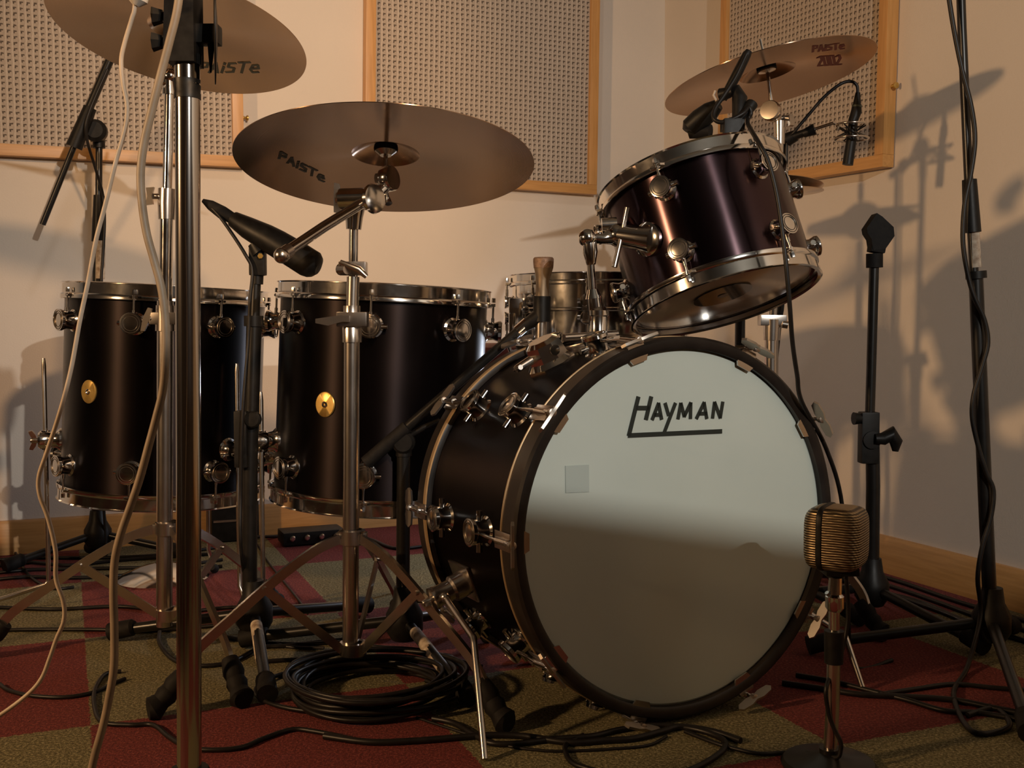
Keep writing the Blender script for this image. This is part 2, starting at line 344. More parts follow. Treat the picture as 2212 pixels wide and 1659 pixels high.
# ------------------------------------------------------------------ shared little meshes
def hoopmesh(R,h=.026,ears=0,earoff=0,flip=False):
    s=-1 if flip else 1
    m=MB(); pr=[(R-.004,h*.48),(R+.001,h*.54),(R+.004,h*.5),(R+.0014,h*.43),(R+.0012,-h*.16),(R+.0035,-h*.22),(R+.0045,-h*.28),(R+.0045,-h*.48),(R+.003,-h*.5),(R-.001,-h*.3),(R-.001,h*.4)]
    m.lathe([(r,z*s) for r,z in pr],seg=96,close=True)
    for k in range(ears):
        a=earoff+2*math.pi*k/ears; M=Matrix.Rotation(a,4,'Z')
        m.prism([(R-.001,-.016),(R+.012,-.009),(R+.012,.009),(R-.001,.016)],M@Matrix.Translation((0,0,-s*h*.30)),.0035)
        m.lathe([(0,.008*s),(.0035,.008*s),(.0042,.004*s),(.0042,-.001*s),(0,-.001*s)],M@Matrix.Translation((R+.0085,0,-s*h*.1)),6)
    return m
def turret(r=.0175,L=.026):
    # round lug: z = radial outward
    m=MB().lathe([(r*1.05,-.004),(r*1.05,.001),(r*.86,.004),(r*.80,L*.5),(r*.96,L*.78),(r,L*.82),(r,L),(r*.9,L+.0003),(0,L+.0005)],seg=28)
    m.tube([(-r*1.45,0,L*.42),(r*1.45,0,L*.42)],.0046,12)
    return m
def ringm(r,L): 
    m=MB()
    for q in(.82,.62): m.lathe([(r*q,L),(r*q+.0007,L+.0013),(r*q+.0014,L)],seg=28)
    return m
LUG=local('lug',turret(),CHROME); RING=local('engraved_ring',ringm(.0175,.0262),ENGR)
LUGF=local('lug',turret(.0215,.03),CHROME); RINGF=local('engraved_ring',ringm(.0215,.0302),ENGR)
LUGS=local('lug',turret(.013,.018),CHROME)
def rodmesh(L,off,r=.0022):
    # along local +y (towards the hoop) at height off above shell
    return local('tension_rod',MB().tube([(0,.004,off),(0,L,off)],r,8).tube([(0,L-.006,off),(0,L,off)],r*1.9,8).tube([(0,.012,off),(0,.026,off)],r*1.5,8),CHROME)
def drum(root,Cb,axis,R,depth,front,lugs,lugoff,hh=.026,shellm=SHELL,topm=HEADT,botm=HEADC,lug=LUG,ring=RING,lr=.0175,lugins=.07,side2=True,rodoff=.0125):
    """Cb centre of bottom hoop edge, axis up, depth = overall; front = direction of angle 0"""
    ax=V(axis).normalized(); fr=(V(front)-ax*V(front).dot(ax)).normalized(); yy=ax.cross(fr)
    M=Matrix.Translation(V(Cb))@Matrix((fr,yy,ax)).transposed().to_4x4(); r0=ROOT[root]
    sh=local('shell',MB().lathe([(R-.006,hh*.45),(R,hh*.45),(R,depth-hh*.45),(R-.006,depth-hh*.45)],seg=96,close=True),shellm); inst('shell',sh,root,M)
    ea=[0]*0
    def hoop(z,flip,nm,lab):
        mb=hoopmesh(R+.005,hh,flip=flip)
        s=-1 if flip else 1
        for a in lugs:
            Q=Matrix.Rotation(math.radians(a),4,'Z')
            mb.prism([(R+.003,-.017),(R+.016,-.008),(R+.016,.008),(R+.003,.017)],Q@Matrix.Translation((0,0,-s*hh*.30)),.0035)
            mb.lathe([(0,.008*s),(.0035,.008*s),(.0042,.004*s),(.0042,-.001*s),(0,-.001*s)],Q@Matrix.Translation((R+rodoff,0,-s*hh*.1)),6)
        me=local(nm,mb,CHROME); o=inst(nm,me,root,M@Matrix.Translation((0,0,z)),label=lab); return o
    hoop(depth-hh*.5,False,'hoop','chrome top hoop'); hoop(hh*.5,True,'hoop','chrome bottom hoop')
    inst('batter_head',local('batter_head',MB().lathe([(0,0),(R-.012,0),(R+.002,-.003),(R+.002,-.005),(0,-.003)],seg=64),topm),root,M@Matrix.Translation((0,0,depth-hh*.42)))
    bh=inst('resonant_head',local('resonant_head',MB().lathe([(0,0),(R-.012,0),(R+.002,.003),(R+.002,.005),(0,.003)],seg=64),botm),root,M@Matrix.Translation((0,0,hh*.42)))
    L=lugins-hh*.7
    rm=rodmesh(L,rodoff); out=[]
    for a in lugs:
        for top in((True,False) if side2 else (True,)):
            z=depth-lugins if top else lugins; s=1 if top else -1
            Q=M@Matrix.Rotation(math.radians(a),4,'Z')
            rad=(Q.to_3x3()@V((1,0,0))).normalized(); P=Q@V((R,0,z)); up=ax*s
            X=up.cross(rad); MM=Matrix.Translation(P)@Matrix((X,up,rad)).transposed().to_4x4()
            o=inst('lug',lug,root,MM); child('tension_rod',rm,o)
            if ring: child('engraved_ring',ring,o)
            out.append(o)
    return M
def wing(M,w=.022,t=.0035,hub=.006):
    """wing nut, axis local z, wings along x"""
    m=MB().lathe([(0,-.006),(hub,-.006),(hub,.006),(hub*.7,.009),(0,.009)],M,14)
    for s in(1,-1): m.prism([(s*hub*.5,-.004),(s*w*.6,-.001),(s*w,.005),(s*w*.92,.012),(s*w*.6,.010),(s*hub*.5,.005)],M@Matrix.Rotation(math.pi/2,4,'X'),t)
    return m
# ------------------------------------------------------------------ floor toms
def floortom(cx,Y,zb,zt,label,lugs,legs,badge,tilt):
    X=(cx-CX)/F*Y*1.0; cb=V((X,Y,zb)); ax=V((tilt,0,1)).normalized()
    root=empty('floor_tom',(X,Y,0),label,'floor tom','low dark floor toms behind the stands')
    fr=-V((X,Y,0)).normalized(); R=.205; D=zt-zb
    # angle sign: positive = to the right in the picture
    M=drum(root,cb,ax,R,D,fr,[a for a in lugs],None,hh=.033,lug=LUGF,ring=RINGF,lugins=.078,rodoff=.0125)
    b=MB(); Q=M@Matrix.Rotation(math.radians(badge[0]),4,'Z')@Matrix.Translation((R,0,badge[1]-zb))@Matrix.Rotation(math.pi/2,4,'Y')
    b.lathe([(.0235,-.004),(.0235,.0016),(.022,.0026),(0,.0030)],Q@Matrix.Diagonal((1,.86,1,1)),36)
    bd=part('badge',b,BRASS,root,'round brass badge')
    b=MB().lathe([(.0022,.002),(.0052,.002),(.0056,.0042),(.004,.005),(.0022,.0042)],Q,20,close=True); part('vent_grommet',b,CHROME,bd)
    for a,ztop,bend in legs:
        q=M@Matrix.Rotation(math.radians(a),4,'Z'); o=(q.to_3x3()@V((1,0,0))); o.z=0; o.normalize()
        P=q@V((R,0,.10)); P0=V((P.x,P.y,0)); ctr=P0+o*.030
        lg=MB(); top=ctr+V((0,0,ztop)); pts=[top+V((0,0,.004)),top,top-V((0,0,.012))]; rr=[.0030,.0035,.0048]
        pts+=[ctr+V((0,0,.12))]; rr+=[.0048]
        pts+=[ctr+V((0,0,.066)),ctr+o*.006+V((0,0,.056)),ctr+o*bend+V((0,0,.018))]; rr+=[.0048,.0048,.0048]
        lg.tube(pts,rr,12); L=part('leg',lg,OLDCH,root)
        part('rubber_foot',MB().tube([ctr+o*(bend-.012)+V((0,0,.019)),ctr+o*(bend+.004)+V((0,0,.012))],[.008,.011],14).ball(ctr+o*(bend+.004)+V((0,0,.0112)),.011),RUBBER,L)
        br=MB(); bz=P.z+.02
        MM=FM(V((P.x,P.y,bz))-o*.004,o)
        br.lathe([(.024,0),(.024,.006),(.018,.012),(.016,.022),(.019,.028),(.019,.044),(.015,.048),(0,.049)],MM,26)
        br.tube([ctr+V((0,0,bz-.02)),ctr+V((0,0,bz+.02))],.009,14)
        bp=part('leg_bracket',br,CHROME,root)
        part('wing_nut',wing(FM(V((P.x,P.y,bz))+o*.05,o,V((0,1,.3)))),OLDCH,bp)
    return M
floortom(345,2.33,.234,.684,'dark plum floor tom, leftmost of the two, with a small oval brass badge',[-17,28,73,118,163,208,253,298],[(-88,.53,.15),(38,.52,.02),(155,.5,.03)],(-45,.466),.045)
floortom(812,2.17,.250,.679,'dark plum floor tom right behind the ride cymbal stand, beside the bass drum',[-52,-7,38,83,128,173,218,263],[(-74,.47,.03),(48,.45,.03),(165,.45,.03)],(-30,.453),.048)
# ------------------------------------------------------------------ bass drum
bn=V((.4404,-.8976,.0176)).normalized(); bC=V((.2577,1.6254,.2948))
bx=V((0,0,1)).cross(bn).normalized(); by=bn.cross(bx)
BM=Matrix.Translation(bC)@Matrix((bx,by,bn)).transposed().to_4x4(); BMi=BM.inverted()
bass=empty('bass_drum',(bC.x-bn.x*.18,bC.y-bn.y*.18,0),'large bass drum with white front head, black hoops and dark plum shell','bass drum')
def bl(name,mb,m,label=None,par=None):
    bmesh.ops.transform(mb.b,matrix=BM,verts=mb.b.verts); return part(name,mb,m,par or bass,label)
DB=.352
inst('shell',local('shell',MB().lathe([(.272,-.030),(.279,-.030),(.279,-DB+.030),(.272,-DB+.030)],seg=128,close=True),SHELL),bass,BM)
def bhoop(z0,z1,label):   # wooden hoop: z0 outer edge, z1 inner edge
    s=1 if z0>z1 else -1
    return bl('hoop',MB().lathe([(.271,z0),(.276,z0+s*.003),(.286,z0+s*.003),(.290,z0-s*.001),(.290,z1+s*.001),(.288,z1),(.280,z1),(.272,z1+s*.01)],seg=128,close=True),HOOPB,label)
h1=bhoop(.008,-.032,'black front hoop'); h2=bhoop(-DB-.008,-DB+.032,'black rear hoop')
bl('inlay',MB().lathe([(.2895,-.0318),(.2915,-.0306),(.2915,-.0285),(.2895,-.0275)],seg=128,close=True),GOLD,par=h1)
bl('inlay',MB().lathe([(.2895,-DB+.020),(.2915,-DB+.022),(.2915,-DB+.031),(.2895,-DB+.0325)],seg=128,close=True),GOLD,par=h2)
hd=bl('front_head',MB().lathe([(0,-.0005),(.255,-.0005),(.268,-.001),(.274,-.006),(.274,-.008),(.266,-.004),(0,-.003)],seg=128),HEADW,'white front head')
bl('rear_head',MB().lathe([(0,-DB+.003),(.272,-DB+.006),(.272,-DB+.002),(0,-DB)],seg=96),HEADT)
# lettering drawn as strokes on the head
def hp(x,y): p=BMi@onplane(x,y,bC,bn); return (p.x,p.y)
def c3(x,y): return hp(1050+x/2.949,450+y/2.949)
def stroke(mb,a,b,w,z=.0005,t=.0006,M=None,ex=0):
    a=V((a[0],a[1])); b=V((b[0],b[1])); d=(b-a).normalized(); n=V((-d.y,d.x))*w/2; a=a-d*ex; b=b+d*ex
    mb.prism([tuple(a-n),tuple(b-n),tuple(b+n),tuple(a+n)],(M or Matrix())@Matrix.Translation((0,0,z)),t)
lt=MB(); W=.0062
for a,b in(((970,1199),(908,1450)),((1052,1198),(1017,1348)),((955,1272),(1040,1272)),((903,1447),(1502,1420))): stroke(lt,c3(*a),c3(*b),W*1.1,z=.0006)
for a,b in(((1058,1345),(1098,1243)),((1098,1243),(1117,1343)),((1073,1316),(1112,1315)),((1140,1243),(1162,1318)),((1205,1243),(1132,1434)),
  ((1222,1340),(1240,1243)),((1240,1243),(1262,1325)),((1262,1325),(1303,1240)),((1303,1240),(1301,1338)),
  ((1340,1338),(1388,1238)),((1388,1238),(1405,1338)),((1356,1308),(1402,1307)),
  ((1442,1335),(1455,1236)),((1455,1236),(1491,1334)),((1491,1334),(1507,1235))):
    stroke(lt,c3(*a),c3(*b),W*.95,ex=.001)
bl('lettering',lt,LETTER,'black lettering with an underline',par=hd)
pt=MB(); q=[hp(880+x/3.16,700+y/3.16) for x,y in((1077,968),(1238,960),(1240,1146),(1080,1153))]
pt.prism(q,Matrix.Translation((0,0,.0004)),.0006); bl('tape_patch',pt,PATCH,'small grey square patch',par=hd)
# lugs and claws
def claw_parts():
    c=MB() # local: x tangential, y radial out, z along drum axis (front +). origin on shell surface radius at hoop inner edge
    c.prism([(-.013,-.002),(.013,-.002),(.018,.016),(.012,.027),(-.012,.027),(-.018,.016)],Matrix.Translation((0,0,.0455))@Matrix.Diagonal((1,-1,1,1))@Matrix.Translation((0,-.012,0)),.003)
    c.box((0,.0145,.022),(.026,.003,.050),bev=.001)
    c.tube([(0,.017,.044),(0,.0195,.012)],.005,10)
    return c
CLAW=local('claw',claw_parts(),OLDCH)
tb=MB(); tb.tube([(0,.019,-.062),(0,.0195,.062)],.003,10)
TROD=local('tension_rod',tb,CHROME)
th=MB()
th.lathe([(0,.056),(.0055,.056),(.006,.064),(0,.066)],Matrix.Translation((0,.0195,0)),12)
for s in(1,-1): th.prism([(0,-.005),(s*.012,-.0078),(s*.029,-.006),(s*.034,0),(s*.029,.006),(s*.012,.0078),(0,.005)],Matrix.Translation((0,.0195,.063))@Matrix.Rotation(1.2,4,'X'),.0042)
THAND=local('t_handle',th,HANDLE)
claws=[hp(x,y) for x,y in((1195,905),(1128,1170),(1195,1420),(1372,768),(1612,760),(1752,905),(1745,1330),(1612,1505),(1375,1540))]
angs=[math.atan2(y,x) for x,y in claws]
rear_angs=angs[:]
for i,a in enumerate(angs):
    for front in(True,False):
        Q=Matrix.Rotation(a,4,'Z'); rad=Q@V((1,0,0)); tan=Q@V((0,1,0)); zz=V((0,0,1 if front else -1))
        B3=Matrix((tan if front else -tan,rad,zz)).transposed()
        o=rad*.279+V((0,0,-.038 if front else -DB+.038))
        cl=inst('claw',CLAW,bass,BM@Matrix.Translation(o)@B3.to_4x4())
        child('tension_rod',TROD,cl); child('t_handle',THAND,cl)
        Pl=rad*.278+V((0,0,-.103 if front else -DB+.103))
        L3=Matrix((zz.cross(rad),zz,rad)).transposed()
        lg=inst('lug',LUGF,bass,BM@Matrix.Translation(Pl)@L3.to_4x4()); child('engraved_ring',RINGF,lg)
# tom mount on top: base block + vertical tube; two tube receivers
def bpt(x,y,z): return BM@V((x,y,z))
mz=-.165
mp=MB(); Mt=BM@Matrix.Translation((.0,.277,mz))
topw=at(1292,742,1.775)
mp.lathe([(.028,-.002),(.028,.006),(.019,.010),(.0155,.016),(.0155,.05),(.0175,.052),(.0175,.06),(.012,.066),(0,.066)],FM(V((topw.x,topw.y,.566)),(0,0,1)),24)
mp.box((0,0,0),(.05,.05,.012),FM(V((topw.x,topw.y,.568)),(0,0,1)),bev=.003)
part('mount_base',mp,CHROME,bass)
arm=MB()
A0=V((topw.x,topw.y,.61)); 
j=at(1275,515,1.775)
arm.tube([A0,at(1288,690,1.775),at(1283,640,1.775)],[.0125,.0135,.0125],16)
arm.tube([at(1283,645,1.775),at(1281,625,1.775)],[.0145,.009],16)
arm.tube([at(1281,650,1.775),at(1275,560,1.775)],.0065,14)
arm.tube([at(1277,572,1.775),at(1275,545,1.775),at(1273,525,1.775)],[.0075,.0125,.012],16)
arm.ball(at(1269,514,1.775),.0155)
tm_end=at(1335,508,1.79)
arm.tube([at(1275,514,1.775),at(1300,516,1.78),at(1320,512,1.787),tm_end],[.009,.008,.013,.019],16)
arm.ball(tm_end,.0195)
ma=part('tom_arm',arm,CHROME,bass)
# empty receiver on the drum's upper left
rc=MB(); pr_=hp(1150,800)
rp=at(1152,800,1.80); cdir=(rp-(bC-bn*.17)); cdir=(cdir-bn*cdir.dot(bn)).normalized()
rbase=bC-bn*.175+cdir*.277
a_=math.atan2((BMi.to_3x3()@cdir).y,(BMi.to_3x3()@cdir).x)
Mr=FM(rbase,cdir,bn)
rc.lathe([(.042,-.004),(.042,.006),(.034,.014),(.030,.040),(.022,.046),(0,.046)],Mr,8)
rc.tube([rbase+cdir*.028+bn*.035,rbase+cdir*.028+bn*.0325],.0085,16)
rx=part('arm_receiver',rc,CHROME,bass)
side=cdir.cross(bn).normalized()
if side.x>0: side=-side
part('clamp_screw',MB().tube([rbase+cdir*.025+side*.028,rbase+cdir*.025+side*.06],[.008,.006],10).tube([rbase+cdir*.022+side*.055-bn*.014,rbase+cdir*.028+side*.058+bn*.016],.004,8),OLDCH,rx)
rc=MB(); 
r2=bC-bn*.16+(bpt(-.06,.275,0)-bC).normalized()*.277
d2=(bpt(-.06,.275,0)-bC).normalized()
rc.box((0,0,.008),(.09,.03,.012),FM(r2,d2,bn),bev=.003); rc.tube([r2+d2*.02-bx*.05,r2+d2*.026+bx*.05],.006,10); rc.tube([r2+d2*.016-bx*.04-bn*.02,r2+d2*.02+bx*.03-bn*.01],.0035,8)
part('cradle_plate',rc,OLDCH,bass)
# spurs
def spur(px,py,Yb,knee,foot,leaf):
    b=at(px,py,Yb); d=(b-bC); d=(d-bn*d.dot(bn)); 
    z=(BMi@b).z; dirr=(BMi@b); dirr.z=0; dirr=(BM.to_3x3()@dirr).normalized(); base=bC+bn*z+dirr*.277
    m=MB(); m.lathe([(.021,-.004),(.021,.03),(.017,.034),(.017,.058),(.019,.062),(.019,.068),(0,.070)],FM(base,dirr),24)
    m.box((0,-.01,.004),(.06,.075,.006),FM(base,dirr,bn),bev=.002)
    br=part('spur_bracket',m,OLDCH,bass)
    part('wing_nut',wing(FM(base+dirr*.075,dirr,(0,0,1))),OLDCH,br)
    s=base+dirr*.052+bn*.018
    p=[s-bn*.03,s,s+(knee-s)*.12,knee+(s-knee)*.06,knee,knee+(foot-knee)*.05,foot]
    part('spur_leg',MB().ball(s,.0085).tube(p,[.0055,.0055,.0052,.0052,.0052,.0052,.0048],12),OLDCH,bass)
Fs=fl(1047,1640,.004)
spur(1040,1240,1.71,at(1023,1378,1.56),Fs,True)
kn=bC+bx*.30+bn*(-.07); 
spur(1725,1315,1.84,at(1826,1375,1.785),fl(1864,1487,.004),True)
# ------------------------------------------------------------------ rack tom
tn=V((-.234,.2729,.9332)).normalized(); tC=V((.3601,1.8362,.6488))
tD=.232; tR=.156; tcb=tC-tn*.010
rt=empty('rack_tom',tuple(tcb),'dark plum rack tom tilted on its arm above the white bass drum','rack tom')
toc=V((0,0,H))-tcb
# lug angles from picture: unproject lug pixels onto the cylinder roughly
tfr=(toc-tn*toc.dot(tn)).normalized(); tyy=tn.cross(tfr)
def tomang(px,py):
    o=V((0,0,H)); v=ray(px,py).normalized(); w=o-tcb; a=v-tn*v.dot(tn); b=w-tn*w.dot(tn); R2=tR+.024
    A=a.dot(a);B=2*a.dot(b);C=b.dot(b)-R2*R2; D=max(B*B-4*A*C,0); t=(-B-math.sqrt(D))/(2*A); p=o+v*t-tcb
    return math.degrees(math.atan2(p.dot(tyy),p.dot(tfr))),p.dot(tn)
la=tomang(1424,396)[0]
TM=drum(rt,tcb,tn,tR,tD,tfr,[la+60*k for k in range(6)],None,hh=.029,shellm=SHELLR,lugins=.062,lug=LUG,ring=RING,topm=HEADT,botm=HEADC,rodoff=.0125)
# dark dot on the film
TMi=TM.inverted()
def tpl(x,y): p=TMi@onplane(x,y,tcb+tn*.008,tn); return V((p.x,p.y,0))
dc=tpl(1562,640); 
dm=MB().lathe([(0,0),(.050,0),(.050,.001),(0,.001)],TM@Matrix.Translation((dc.x,dc.y,.0095)),40); dd=part('film_dot',dm,DOT,rt,'dark round film dot')
part('dot_label',MB().lathe([(0,0),(.009,0),(.009,.001),(0,.001)],TM@Matrix.Translation((dc.x,dc.y,.0084)),20),DOTL,dd)
# bracket where the arm enters
aa,az=tomang(1375,515); Q=TM@Matrix.Rotation(math.radians(aa),4,'Z'); P=Q@V((tR,0,az))
bd=(tm_end-P).normalized(); m=MB(); m.tube([P-bd*.012,P+bd*.012,tm_end],[.024,.020,.018],24); m.lathe([(.028,0),(.028,.006),(.02,.010),(0,.010)],FM(P-bd*.004,Q.to_3x3()@V((1,0,0))),24)
tb_=part('arm_bracket',m,CHROME,rt)
part('lever',MB().tube([at(1356,448,1.77),at(1347,490,1.775),at(1338,530,1.77),at(1327,577,1.765)],[.0048,.0042,.0042,.0048],10),OLDCH,tb_)
m=MB(); q1=at(1300,488,1.80); m.tube([q1,at(1332,486,1.80)],[.013,.013],16); part('memory_lock',m,CHROME,rt)
# ------------------------------------------------------------------ cymbals
def cymbal(name,C,n,R,m,label,bow=.018,bell=.022,rb=.058,group='thin bronze cymbals'):
    n=V(n).normalized(); M=FM(C,n,V((0,1,0)))
    def z(r): 
        if r>rb: return bow*(1-((r-rb)/(R-rb))**1.35)
        return bow+bell*math.cos(r/rb*math.pi/2)**.8*1.0
    rs=[R-(R-rb)*k/26 for k in range(26)]+[rb-(rb-.007)*k/9 for k in range(10)]
    prof=[(r,z(r)) for r in rs]+[(r,z(r)+.0012) for r in rs[::-1]]
    me=local(name,MB().lathe(prof,seg=128,close=True),m)
    o=bpy.data.objects.new(name,me); COL.objects.link(o); o.matrix_world=M; tag(o,label,'cymbal','bronze cymbals on the stands')
    return o,M,z
FONT={'P':[((0,0),(.15,1)),((.15,1),(.65,.95)),((.65,.95),(.6,.55)),((.6,.55),(.1,.5))],'A':[((0,0),(.4,1)),((.4,1),(.62,0)),((.15,.35),(.55,.35))],
 'i':[((.1,0),(.2,.6)),((.22,.8),(.25,.95))],'S':[((.6,.92),(.15,.9)),((.15,.9),(.1,.55)),((.1,.55),(.55,.45)),((.55,.45),(.5,.08)),((.5,.08),(0,.05))],
 'T':[((.0,.98),(.8,1.02)),((.4,1),(.3,0))],'e':[((.1,.38),(.58,.42)),((.58,.42),(.5,.75)),((.5,.75),(.15,.7)),((.15,.7),(.02,.3)),((.02,.3),(.2,.02)),((.2,.02),(.6,.06))],
 '2':[((.05,.85),(.5,1)),((.5,1),(.6,.65)),((.6,.65),(0,0)),((0,0),(.6,0))],'0':[((.1,0),(0,1)),((0,1),(.5,1)),((.5,1),(.6,0)),((.6,0),(.1,0))]}
def cymtext(o,M,z,txt,O,a,b,m,w,adv=None,lab='printed lettering'):
    Mi=M.inverted(); n=(M.to_3x3()@V((0,0,1)))
    def pos(px,py):
        h=0
        for _ in range(4):
            p=Mi@onplane(px,py,M@V((0,0,h)),n); h=z(math.hypot(p.x,p.y))
        return p
    mb=MB(); s=0
    for ch in txt:
        wd_={'i':.42,'T':.9,'A':.8}.get(ch,.82)
        for (x0,y0),(x1,y1) in FONT[ch]:
            N=3; pts=[]
            for k in range(N+1):
                x=x0+(x1-x0)*k/N+s; y=y0+(y1-y0)*k/N; pts.append(pos(O[0]+x*a[0]+y*b[0],O[1]+x*a[1]+y*b[1]))
            for p,q in zip(pts,pts[1:]):
                d=(q-p); d.z=0; d.normalize(); nn=V((-d.y,d.x,0))*w/2; e=d*w*.3; off=V((0,0,-.0006))
                vs=[p-nn-e+off,q-nn+e+off,q+nn+e+off,p+nn-e+off]
                lo=[mb.b.verts.new(v) for v in vs]; hi=[mb.b.verts.new(v+V((0,0,.0005))) for v in vs]
                mb.b.faces.new(lo); mb.b.faces.new(hi[::-1])
                for k in range(4): mb.b.faces.new((lo[k],lo[(k+1)%4],hi[(k+1)%4],hi[k]))
        s+=wd_
    x=bpy.data.objects.new('lettering',mb.mesh('lettering')); x.data.materials.append(m); COL.objects.link(x); x.parent=o; x['label']=lab
rideC=V((-.216,1.8598,.8761)); rideN=V((.0055,.2134,.977)).normalized()
ride,rM,rz=cymbal('ride_cymbal',rideC,rideN,.254,BRZ,'large dark bronze ride cymbal seen from below, in the middle above the floor toms')
def cc(ox,oy,s): return lambda x,y:(ox+x/s,oy+y/s)
g=cc(500,150,3.16); O=g(325,608)
cymtext(ride,rM,rz,'PAiSTe',O,(70/3.16,37/3.16),(2/3.16,-52/3.16),LETTER,.0052)
crLC=V((-.6008,1.9773,1.1223)); crLN=V((.1275,.2218,.9667)).normalized()
crl,cM,cz=cymbal('crash_cymbal',crLC,crLN,.2286,BRZ2,'bronze crash cymbal high on the left, cut by the top of the picture',bow=.014)
cymtext(crl,cM,cz,'PAiSTe',(427,157),(30,0),(3,-22),GREENI,.0056)
crRC=V((.5279,2.2466,1.107)); crRN=V((-.2013,.094,.975)).normalized()
crr,dM,dz=cymbal('crash_cymbal',crRC,crRN,.2159,BRZ,'tilted bronze crash cymbal on the right with red lettering, behind the rack tom',bow=.014)
g=cc(1200,0,2.1828)
cymtext(crr,dM,dz,'PAiSTe',(1756,112),(15.5,-1.5),(-1,-13),REDI,.005,lab='red printed lettering'); cymtext(crr,dM,dz,'2002',(1768,142),(16,-1),(-3,-20),REDI,.006,lab='red printed number')
hhC=at(1602,404,2.44)
hh,_,_=cymbal('hi_hat_cymbal',hhC,(.02,.03,1),.178,BRZ2,'upper hi-hat cymbal, its edge peeping out right of the rack tom',bow=.010)
hh2,_,_=cymbal('hi_hat_cymbal',hhC-V((0,0,.014)),(.02,.03,-1),.178,BRZ2,'lower hi-hat cymbal facing up under its twin behind the rack tom',bow=.010)
for o,M,z,R in((ride,rM,rz,0),(crl,cM,cz,0),(crr,dM,dz,0)): pass
# ------------------------------------------------------------------ chrome cymbal stands
def tripod(root,c,clampz,colz,feet,m=OLDCH,w=.016,t=.007,hub=.02):
    c=V((c.x,c.y,0))
    part('leg_clamp',MB().lathe([(.0165,-.012),(.022,-.010),(.022,.012),(.0165,.014)],FM(c+V((0,0,clampz)),(0,0,1)),20,close=True).box((0,0,0),(.05,.018,.018),FM(c+V((0,0,clampz)),(0,0,1)),bev=.002),m,root)
    part('brace_collar',MB().lathe([(.015,-.010),(.023,-.010),(.023,.010),(.015,.010)],FM(c+V((0,0,colz)),(0,0,1)),20,close=True),m,root)
    for f in feet:
        f=V((f.x,f.y,0)); o=(f-c).normalized(); L=(f-c).length; side=o.cross(V((0,0,1)))
        p0=c+o*.022+V((0,0,clampz)); 
        pts=smooth([p0,c+o*(L*.20)+V((0,0,clampz*.935)),c+o*(L*.40)+V((0,0,clampz*.77)),c+o*(L*.60)+V((0,0,clampz*.57)),c+o*(L*.80)+V((0,0,clampz*.36)),f-o*.040+V((0,0,.046))],5)
        lg=part('leg',MB().strap(pts,w,t,side),m,root)
        foot=[f-o*.058+V((0,0,.066)),f-o*.048+V((0,0,.055)),f-o*.040+V((0,0,.047)),f-o*.034+V((0,0,.040)),f-o*.028+V((0,0,.034)),f-o*.020+V((0,0,.026)),f-o*.008+V((0,0,.016)),f+V((0,0,.0152))]
        part('rubber_foot',MB().tube(foot,[.013,.016,.0172,.0145,.0172,.0145,.0200,.0150],16),RUBBER,lg)
        mid=c+o*(L*.45)+V((0,0,clampz*.725))
        part('brace',MB().strap([c+o*.02+V((0,0,colz)),mid],w*.95,t*.7,side).tube([mid-side*.008,mid+side*.008],.004,10),m,root)
def pxt(root,name,pts,r,m,seg=18):
    return part(name,MB().tube([at(*p) for p in pts],r,seg),m,root)
# ride stand
rc_=V((-.266,1.78,0)); f1=fl(1100,1583); f2=fl(320,1555); f3=V((-.215,2.115,0))
rs=empty('cymbal_stand',tuple(rc_),'chrome boom cymbal stand in the middle holding the ride cymbal, tripod open at front','cymbal stand','chrome cymbal stands')
Y=1.78
pxt(rs,'lower_tube',[(757,1402,Y),(760,700,Y)],.0135,OLDCH,24)
pxt(rs,'middle_tube',[(760,705,Y),(763,598,Y)],.0105,OLDCH,24)
pxt(rs,'upper_tube',[(763,610,Y),(764,480,Y)],.0077,CHROME,24)
m=MB(); m.lathe([(.0135,-.03),(.0165,-.03),(.0165,.0),(.0145,.004),(.0145,.03),(.0105,.03)],FM(at(760,700,Y),(0,0,1)),24,close=True)
m.box((0,0,0),(.05,.03,.024),FM(at(762,690,Y-.006),(0,0,1)),bev=.003); c1=part('height_clamp',m,OLDCH,rs)
part('wing_nut',MB().prism([(-.055,-.006),(-.035,-.010),(-.012,-.004),(.0,-.004),(.0,.006),(-.012,.007),(-.035,.004),(-.055,.001)],FM(at(750,690,Y-.028),(0,-1,.1),(0,0,1))@Matrix.Rotation(0,4,'Z')@Matrix.Diagonal((-1,1,1,1)) if False else FM(at(755,690,Y-.026),(0,-1,0),(0,0,1)),.006),OLDCH,c1)
m=MB(); m.box((0,0,0),(.045,.028,.022),FM(at(763,580,Y),(0,0,1)),bev=.003).tube([at(736,582,Y-.005),at(750,582,Y-.02)],[.010,.008],12).tube([at(735,566,Y-.02),at(775,583,Y-.022),at(792,598,Y-.02)],[.004,.006,.004],8); part('memory_clamp',m,OLDCH,rs)
m=MB(); m.tube([at(764,496,Y),at(765,470,Y),at(766,452,Y)],[.0125,.0145,.017],20); m.tube([at(736,430,Y),at(800,428,Y-.01)],.0175,24); m.lathe([(0,0),(.023,0),(.0245,.003),(.023,.008),(0,.010)],FM(at(803,430,Y-.014),(.80,-.60,.03)),28)
jt=part('boom_joint',m,CHROME,rs)
part('wing_nut',MB().prism([(-.006,-.024),(.004,-.026),(.007,-.01),(.006,.01),(.004,.022),(-.005,.024),(-.006,0)],FM(at(729,427,Y),(0,-1,0),(0,0,1)),.006).tube([at(726,427,Y),at(738,428,Y)],.009,12),OLDCH,jt)
bt=[at(608,552,1.60),at(700,490,1.69),at(800,428,1.775)]
